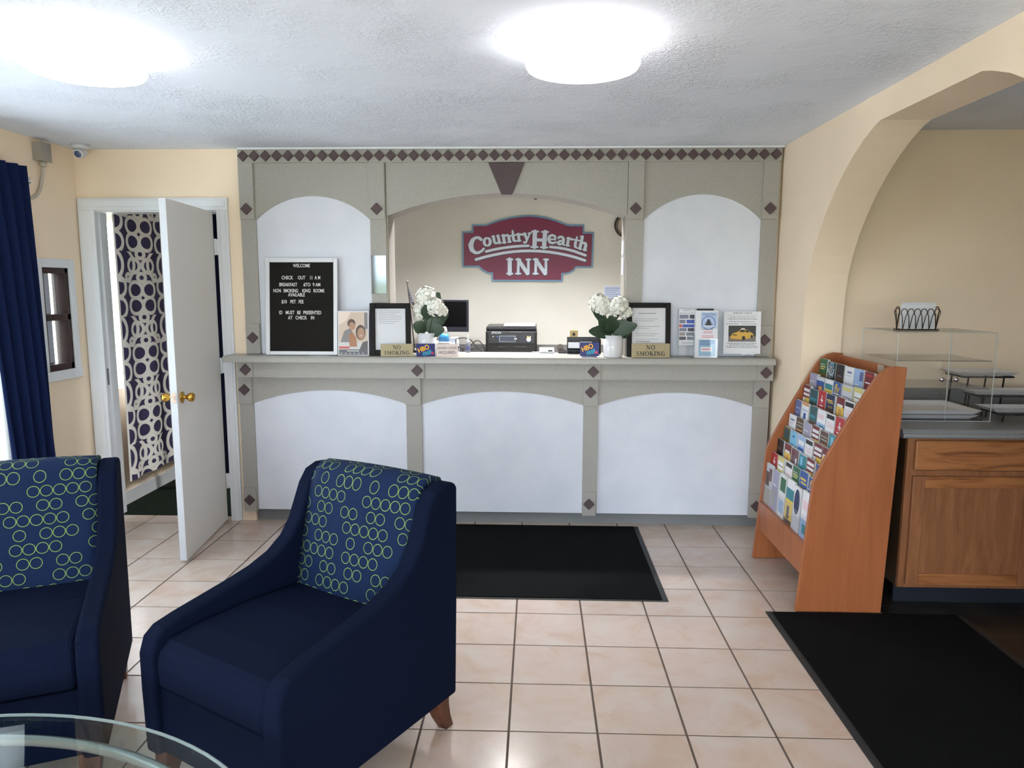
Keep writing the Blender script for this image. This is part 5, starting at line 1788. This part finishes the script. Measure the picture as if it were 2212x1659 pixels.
o = thing('air_freshener', 'blue and white cone air freshener next to the hydrangeas', 'air freshener', (ax_, Yb + .0, zt + .0005))
r0 = 14 * Yb / FPX
hh = Z_(959, 706, Yb) - zt
obj('base', MB().lathe([(r0, 0), (r0 * 1.02, .006), (r0 * .9, .010)], n=24), M_WHITE, o)
obj('label', MB().lathe([(r0 * .9, .010), (r0 * .62, hh * .6)], n=24), flat((60, 140, 206), .3), o)
obj('cap', MB().lathe([(r0 * .62, hh * .6), (r0 * .42, hh * .93), (r0 * .3, hh), (0, hh)], n=24), M_WHITE, o)

# small things along the back of the ledge
Yl = 4.90
xs = X_(1011, 750, Yl)
o = thing('sanitizer_bottle', 'small clear pump bottle on the ledge beside the cables', 'bottle', (xs, Yl, LED + .0008))
hb_ = Z_(1011, 724, Yl) - LED
obj('body', MB().lathe([(.015, 0), (.016, .004), (.016, hb_ * .5), (.008, hb_ * .6)], n=18), M_LIQ, o)
obj('label', MB().lathe([(.0163, hb_ * .12), (.0163, hb_ * .38)], n=18), flat((90, 96, 140), .4), o)
obj('pump', MB().lathe([(.009, hb_ * .58), (.011, hb_ * .72), (.004, hb_ * .78), (.004, hb_ * .95), (.006, hb_), (0, hb_)], n=12), M_WHITE, o)
for i, pts_ in enumerate(([(985, 732), (1002, 729), (1018, 734), (1027, 748), (1040, 757)], [(1000, 752), (1015, 748), (1030, 733), (1040, 740), (1048, 755)], [(990, 748), (1005, 756), (1025, 752), (1045, 750)])):
    P = [atY(a, b, 5.02 + .015 * i) for a, b in pts_]
    Q = []
    for s in range(len(P) - 1):
        for q in range(4):
            Q.append(P[s].lerp(P[s + 1], q / 4))
    Q.append(P[-1])
    for _ in range(2):
        Q = [Q[0]] + [(Q[j - 1] + Q[j] * 2 + Q[j + 1]) / 4 for j in range(1, len(Q) - 1)] + [Q[-1]]
    # the tail runs down to the work desk
    Q = [Vector((Q[0].x - .03, Q[0].y, .757))] + Q + [Vector((Q[-1].x + .02, Q[-1].y, .757))]
    tag(obj('cable', MB().tube(Q, .0035, 6), M_CABLE), ('black cable arching up between pump bottle and monitor', 'black cable looping beside the printer', 'black cable lying low behind the pump bottle')[i], 'cable', 'cables on the work desk')
xa, xb = X_(1165, 755, Yl), X_(1197, 755, Yl)
o = thing('card_reader', 'white card reader on the ledge right of the printer', 'card reader', ((xa + xb) / 2, Yl, LED + .0008))
obj('body', MB().prism([(-.03, 0), (-.03, .012), (.03, .036), (.035, 0)], 'yz', -(xb - xa) / 2, (xb - xa) / 2), mat('off_white_plastic', (218, 222, 226), .4), o, bevel=.003)
obj('slot', MB().box(.008, .04, -.034, -.018, .012, .022), M_BLACK, o, bevel=.003)
obj('cord', MB().tube([(0, -.03, .012), (-.05, -.03, .006), (-.10, -.01, .004)], .004, 6), mat('off_white_plastic'), o)
xc = X_(1214, 750, Yl)
o = thing('tape_dispenser', 'dark brown tape dispenser next to the black letter tray', 'tape dispenser', (xc, Yl, LED + .0008))
obj('body', MB().prism([(-.028, 0), (-.022, .03), (.0, .026), (.022, .022), (.032, 0)], 'xz', -.02, .02), mat('dark_brown_plastic', (70, 60, 58), .4), o, bevel=.004)
obj('roll', MB().lathe([(.024, -.012), (.024, .012)], (-.012, 0, .036), 20, axis='y'), mat('brown_roll', (96, 84, 78), .4), o)
Yt = 4.88
xa, xb = X_(1225, 750, Yt), X_(1297, 750, Yt)
w = xb - xa
h = Z_(1260, 729, Yt) - LED
o = thing('letter_tray', 'black desk organiser with papers behind the blue card', 'organiser', ((xa + xb) / 2, Yt, LED + .0008))
mb = MB().box(-w / 2, w / 2, .04, .045, 0, h).box(-w / 2, -w / 2 + .004, -.04, .045, 0, h * .9).box(w / 2 - .004, w / 2, -.04, .045, 0, h * .9)
for i in range(3):
    mb.box(-w / 2, w / 2, -.04, .045, .002 + i * .018, .006 + i * .018)
obj('frame', mb, M_BLACK, o)
for a, b, z0, z1, y in ((-.95, -.28, .36, .72, -.042), (-.25, .46, .5, .74, -.03)):
    obj('paper', MB().box(a * w / 2, b * w / 2, y, y + .002, h * z0, h * z1), M_WHITE, o)

# wall things in the office
xa, xb = X_(1231, 725, YO), X_(1248, 725, YO)
z0, z1 = Z_(1240, 737, YO), Z_(1240, 713, YO)
o = thing('wall_outlet', 'brass wall outlet plate right of the printer', 'outlet', ((xa + xb) / 2, YO - .001, (z0 + z1) / 2))
hz = (z1 - z0) / 2
obj('plate', MB().box(-(xb - xa) / 2, (xb - xa) / 2, -.006, 0, -hz * 1.2, hz), mat('antique_brass', (168, 150, 108), .35, .6), o, bevel=.002)
obj('socket', MB().lathe([(.014, -.006), (.014, .009)], (0, 0, hz * .25), 16, axis='y').lathe([(.014, -.006), (.014, .009)], (0, 0, -hz * .6), 16, axis='y'), M_BLACK, o)
xa, xb = X_(1303, 630, YO), X_(1345, 630, YO)
z0, z1 = Z_(1320, 665, YO), Z_(1320, 615, YO)
w, h = xb - xa, z1 - z0
o = thing('wall_notice', 'pale blue printed notice pinned to the office wall', 'notice', ((xa + xb) / 2, YO - .001, z0))
mb = MB().box(-w / 2, w / 2, -.001, 0, 0, h)
mb.rect(-w / 2 + .01, w / 2 - .01, h * .1, h * .92, -.0014, 1)
for i in range(9):
    mb.rect(-w / 2 + .02, w / 2 - .02 - (i % 3) * .02, h * (.84 - i * .085), h * (.86 - i * .085), -.0018, 2)
obj('sheet', mb, [M_WHITE, flat((196, 210, 236)), flat((110, 128, 170))], o)
cxk, czk = X_(1353, 487, YO), Z_(1353, 487, YO)
o = thing('wall_clock', 'round wall clock half hidden by the surround pilaster', 'clock', (cxk, YO - .001, czk - .105))
obj('rim', MB().tube([(.10 * math.cos(2 * PI * i / 40), -.018, .105 + .10 * math.sin(2 * PI * i / 40)) for i in range(40)], .009, 8, closed=True).tube([(.082 * math.cos(2 * PI * i / 40), -.018, .105 + .082 * math.sin(2 * PI * i / 40)) for i in range(40)], .004, 8, closed=True), mat('dark_bronze', (58, 50, 46), .3, .6), o)
obj('dial', MB().lathe([(.098, 0), (.098, .014)], (0, 0, .105), 40, axis='y'), flat((186, 178, 166)), o)
obj('hand', MB().box(-.002, .002, -.017, -.015, .105, .17).box(-.045, 0, -.017, -.015, .103, .107), M_BLACK, o)
# notes taped to the opening's right jamb
for i, (ya, yb) in enumerate(((520, 550), (556, 594))):
    z0, z1 = Z_(1345, yb, 4.85), Z_(1345, ya, 4.85)
    o = obj('taped_note', MB().box(OX1 - .0085, OX1 - .0065, 4.80, 4.93, z0, z1), [flat((206, 206, 212)), ][0])
    tag(o, ('white note taped inside the opening under the clock, upper', 'white note taped inside the opening under the clock, lower')[i], 'note')
q = atY(1157, 427, YO - .04)
o = thing('mini_camera', 'tiny dark camera bracket hanging high on the office wall', 'camera', (q.x, YO - .001, q.z))
obj('bracket', MB().box(-.008, .008, -.03, 0, .01, .045), M_BLACK, o)
obj('lens_housing', MB().lathe([(.016, -.02), (.018, .02), (.012, .03)], (0, -.03, 0), 14, axis='y'), mat('brown_black', (52, 44, 42), .4), o)

# ================================================================ CURTAINS
def curtain(name, label, x, y0, y1, z0, z1, m, folds, depth, gather=None, slope=0.0, uvs=1.0):
    mb = MB()
    nu, nv = folds * 10, 24
    rows = []
    for j in range(nv + 1):
        v = j / nv
        P = []
        L = 0
        last = None
        us_ = []
        for i in range(nu + 1):
            u = i / nu
            a, b = (y0, y1) if gather is None else gather(v)
            y = a + (b - a) * u
            xo = depth * math.sin(u * folds * 2 * PI + .6 * math.sin(3 * v + u * 5)) * (.55 + .45 * (1 - v))
            zz = z0 + (z1 - z0) * v + (slope * u * (1 - v))
            q = Vector((x + xo, y, zz))
            if last is not None:
                L += (q.xy - last.xy).length
            last = q
            us_.append(L)
            P.append(q)
        rows.append((mb.pts(P), us_, z0 + (z1 - z0) * v))
    for (A, ua, va), (B, ub, vb) in zip(rows, rows[1:]):
        for i in range(nu):
            mb.face([A + i, A + i + 1, B + i + 1, B + i], 0, True, [(ua[i], va), (ua[i + 1], va), (ub[i + 1], vb), (ub[i], vb)])
    return mb


# patterned office curtain on the left wall beyond the door
t = thing('patterned_curtain', 'dark curtain with white interlaced ring pattern beyond the open door', 'curtain', (XL + .09, 5.6, 2.12))
obj('cloth', curtain('c', '', XL + .095, 4.955, 6.25, .20, 2.14, M_TRELLIS, 4, .013, slope=.0), M_TRELLIS, t, world=True)
obj('rod', MB().tube([(XL + .09, 4.9, 2.15), (XL + .09, 6.35, 2.15)], .012, 10), M_STEEL, t, world=True)
for y in (4.93, 6.32):
    obj('bracket', MB().box(XL, XL + .09, y - .008, y + .008, 2.142, 2.158), M_STEEL, t, world=True)
# navy curtain of the big left window
t = thing('navy_curtain', 'long navy curtain on a rod beside the small brown window', 'curtain', (XL + .11, 3.95, 2.18))
gat = lambda v: (3.60 + .24 * (1 - v) ** .55, 4.115 + .08 * (1 - v))
obj('cloth', curtain('c', '', XL + .11, 0, 0, .03, 2.245, M_NAVYCURT, 5, .032, gather=gat), M_NAVYCURT, t, world=True)
obj('rod', MB().tube([(XL + .066, .9, 2.175), (XL + .066, 4.165, 2.175)], .011, 12), M_STEEL, t, world=True)
fo = obj('finial', MB().lathe([(.013, 0), (.02, .01), (.022, .025), (.014, .036), (0, .04)], (0, 0, 0), 14), M_CHROME, t)
fo.rotation_euler = (R(-90), 0, 0)
fo.location = (-.044, 4.165 - 3.95, 2.175 - 2.18)
obj('bracket', MB().box(XL, XL + .066, 4.128, 4.142, 2.168, 2.182), M_STEEL, t, world=True)
# sheer panel over the big window
SHEER = translucent('sheer_white', (240, 243, 248), .6)
t = thing('sheer_curtain', 'white sheer curtain glowing in front of the large left window', 'curtain', (XL + .05, 2.5, 2.15))
obj('cloth', curtain('c', '', XL + .045, 1.05, 3.92, .06, 2.16, SHEER, 16, .014), SHEER, t, world=True)
obj('rod', MB().tube([(XL + .045, 1.0, 2.165), (XL + .045, 3.96, 2.165)], .006, 8), M_STEEL, t, world=True)
# dark cloth seen through the hinge gap
t = thing('dark_drape', 'dark navy drape in the office seen through the door hinge gap', 'curtain', (-2.42, 5.35, 0))
mb = MB()
P0 = []
for i in range(41):
    u_ = i / 40
    P0.append((-2.66 + .40 * u_, 5.45 + .02 * math.sin(u_ * 26)))
A = mb.pts([(a, b, .03) for a, b in P0])
B = mb.pts([(a, b, 2.2) for a, b in P0])
for i in range(40):
    mb.face([A + i, A + i + 1, B + i + 1, B + i], 0, True)
obj('cloth', mb, M_DARKCLOTH, t, world=True)
obj('rail', MB().tube([(-2.70, 5.45, 2.2), (-2.22, 5.45, 2.2)], .01, 8).tube([(-2.46, 5.45, 2.2), (-2.46, 5.45, CEIL)], .008, 8), M_STEEL, t, world=True)

# ================================================================ LEFT CORNER DETAILS
c = atX(80, 330, XL)
t = thing('junction_box', 'grey metal junction box with conduit high on the left wall', 'electrical box', (XL, c.y, c.z))
by0, by1, bz0, bz1 = c.y - .045, c.y + .04, c.z - .05, c.z + .055
obj('box', MB().box(XL, XL + .055, by0, by1, bz0, bz1), M_GREYBOX, t, world=True, bevel=.003)
obj('cover', MB().box(XL + .055, XL + .059, by0 - .004, by1 + .004, bz0 - .004, bz1 + .004), M_GREYBOX, t, world=True)
obj('fitting', MB().lathe([(.016, -.03), (.018, -.02), (.016, 0)], (XL + .03, c.y, bz0), 12), M_CONDUIT, t, world=True)
P = [Vector((XL + .03, c.y, bz0 - .028)), Vector((XL + .02, c.y, bz0 - .09)), Vector((XL + .012, c.y - .01, bz0 - .16)), Vector((XL + .012, c.y - .06, bz0 - .215)), Vector((XL + .012, c.y - .14, bz0 - .235)), Vector((XL + .012, c.y - .3, bz0 - .24))]
Q = []
for a, b in zip(P, P[1:]):
    for q in range(4):
        Q.append(a.lerp(b, q / 4))
Q.append(P[-1])
for _ in range(3):
    Q = [Q[0]] + [(Q[j - 1] + Q[j] * 2 + Q[j + 1]) / 4 for j in range(1, len(Q) - 1)] + [Q[-1]]
obj('conduit', MB().tube(Q, .0095, 8), M_CONDUIT, t, world=True)

c = atZ(172, 314, CEIL)
t = thing('dome_camera', 'white dome security camera on the ceiling above the door', 'security camera', (c.x + .02, c.y - .03, CEIL))
obj('base', MB().lathe([(.043, -.03), (.050, -.02), (.052, 0)], n=28), mat('camera_white', (206, 206, 210), .3), t)
obj('ball', MB().lathe([(0, -.084), (.018, -.079), (.032, -.066), (.037, -.05), (.036, -.03)], n=24), mat('camera_white'), t)
mb = MB()
mb.at(Matrix.Translation((.006, -.026, -.058)) @ Matrix.Rotation(R(28), 4, 'X'))
mb.lathe([(.027, -.014), (.030, .010), (.026, .014)], (0, 0, 0), 20, axis='y')
obj('lens_ring', mb, mat('camera_white'), t)
mb = MB()
mb.at(Matrix.Translation((.006, -.026, -.058)) @ Matrix.Rotation(R(28), 4, 'X'))
mb.lathe([(.022, .012), (.020, .0165), (0, .017)], (0, 0, 0), 18, axis='y')
obj('lens', mb, mat('blue_lens', (78, 88, 124), .15), t)
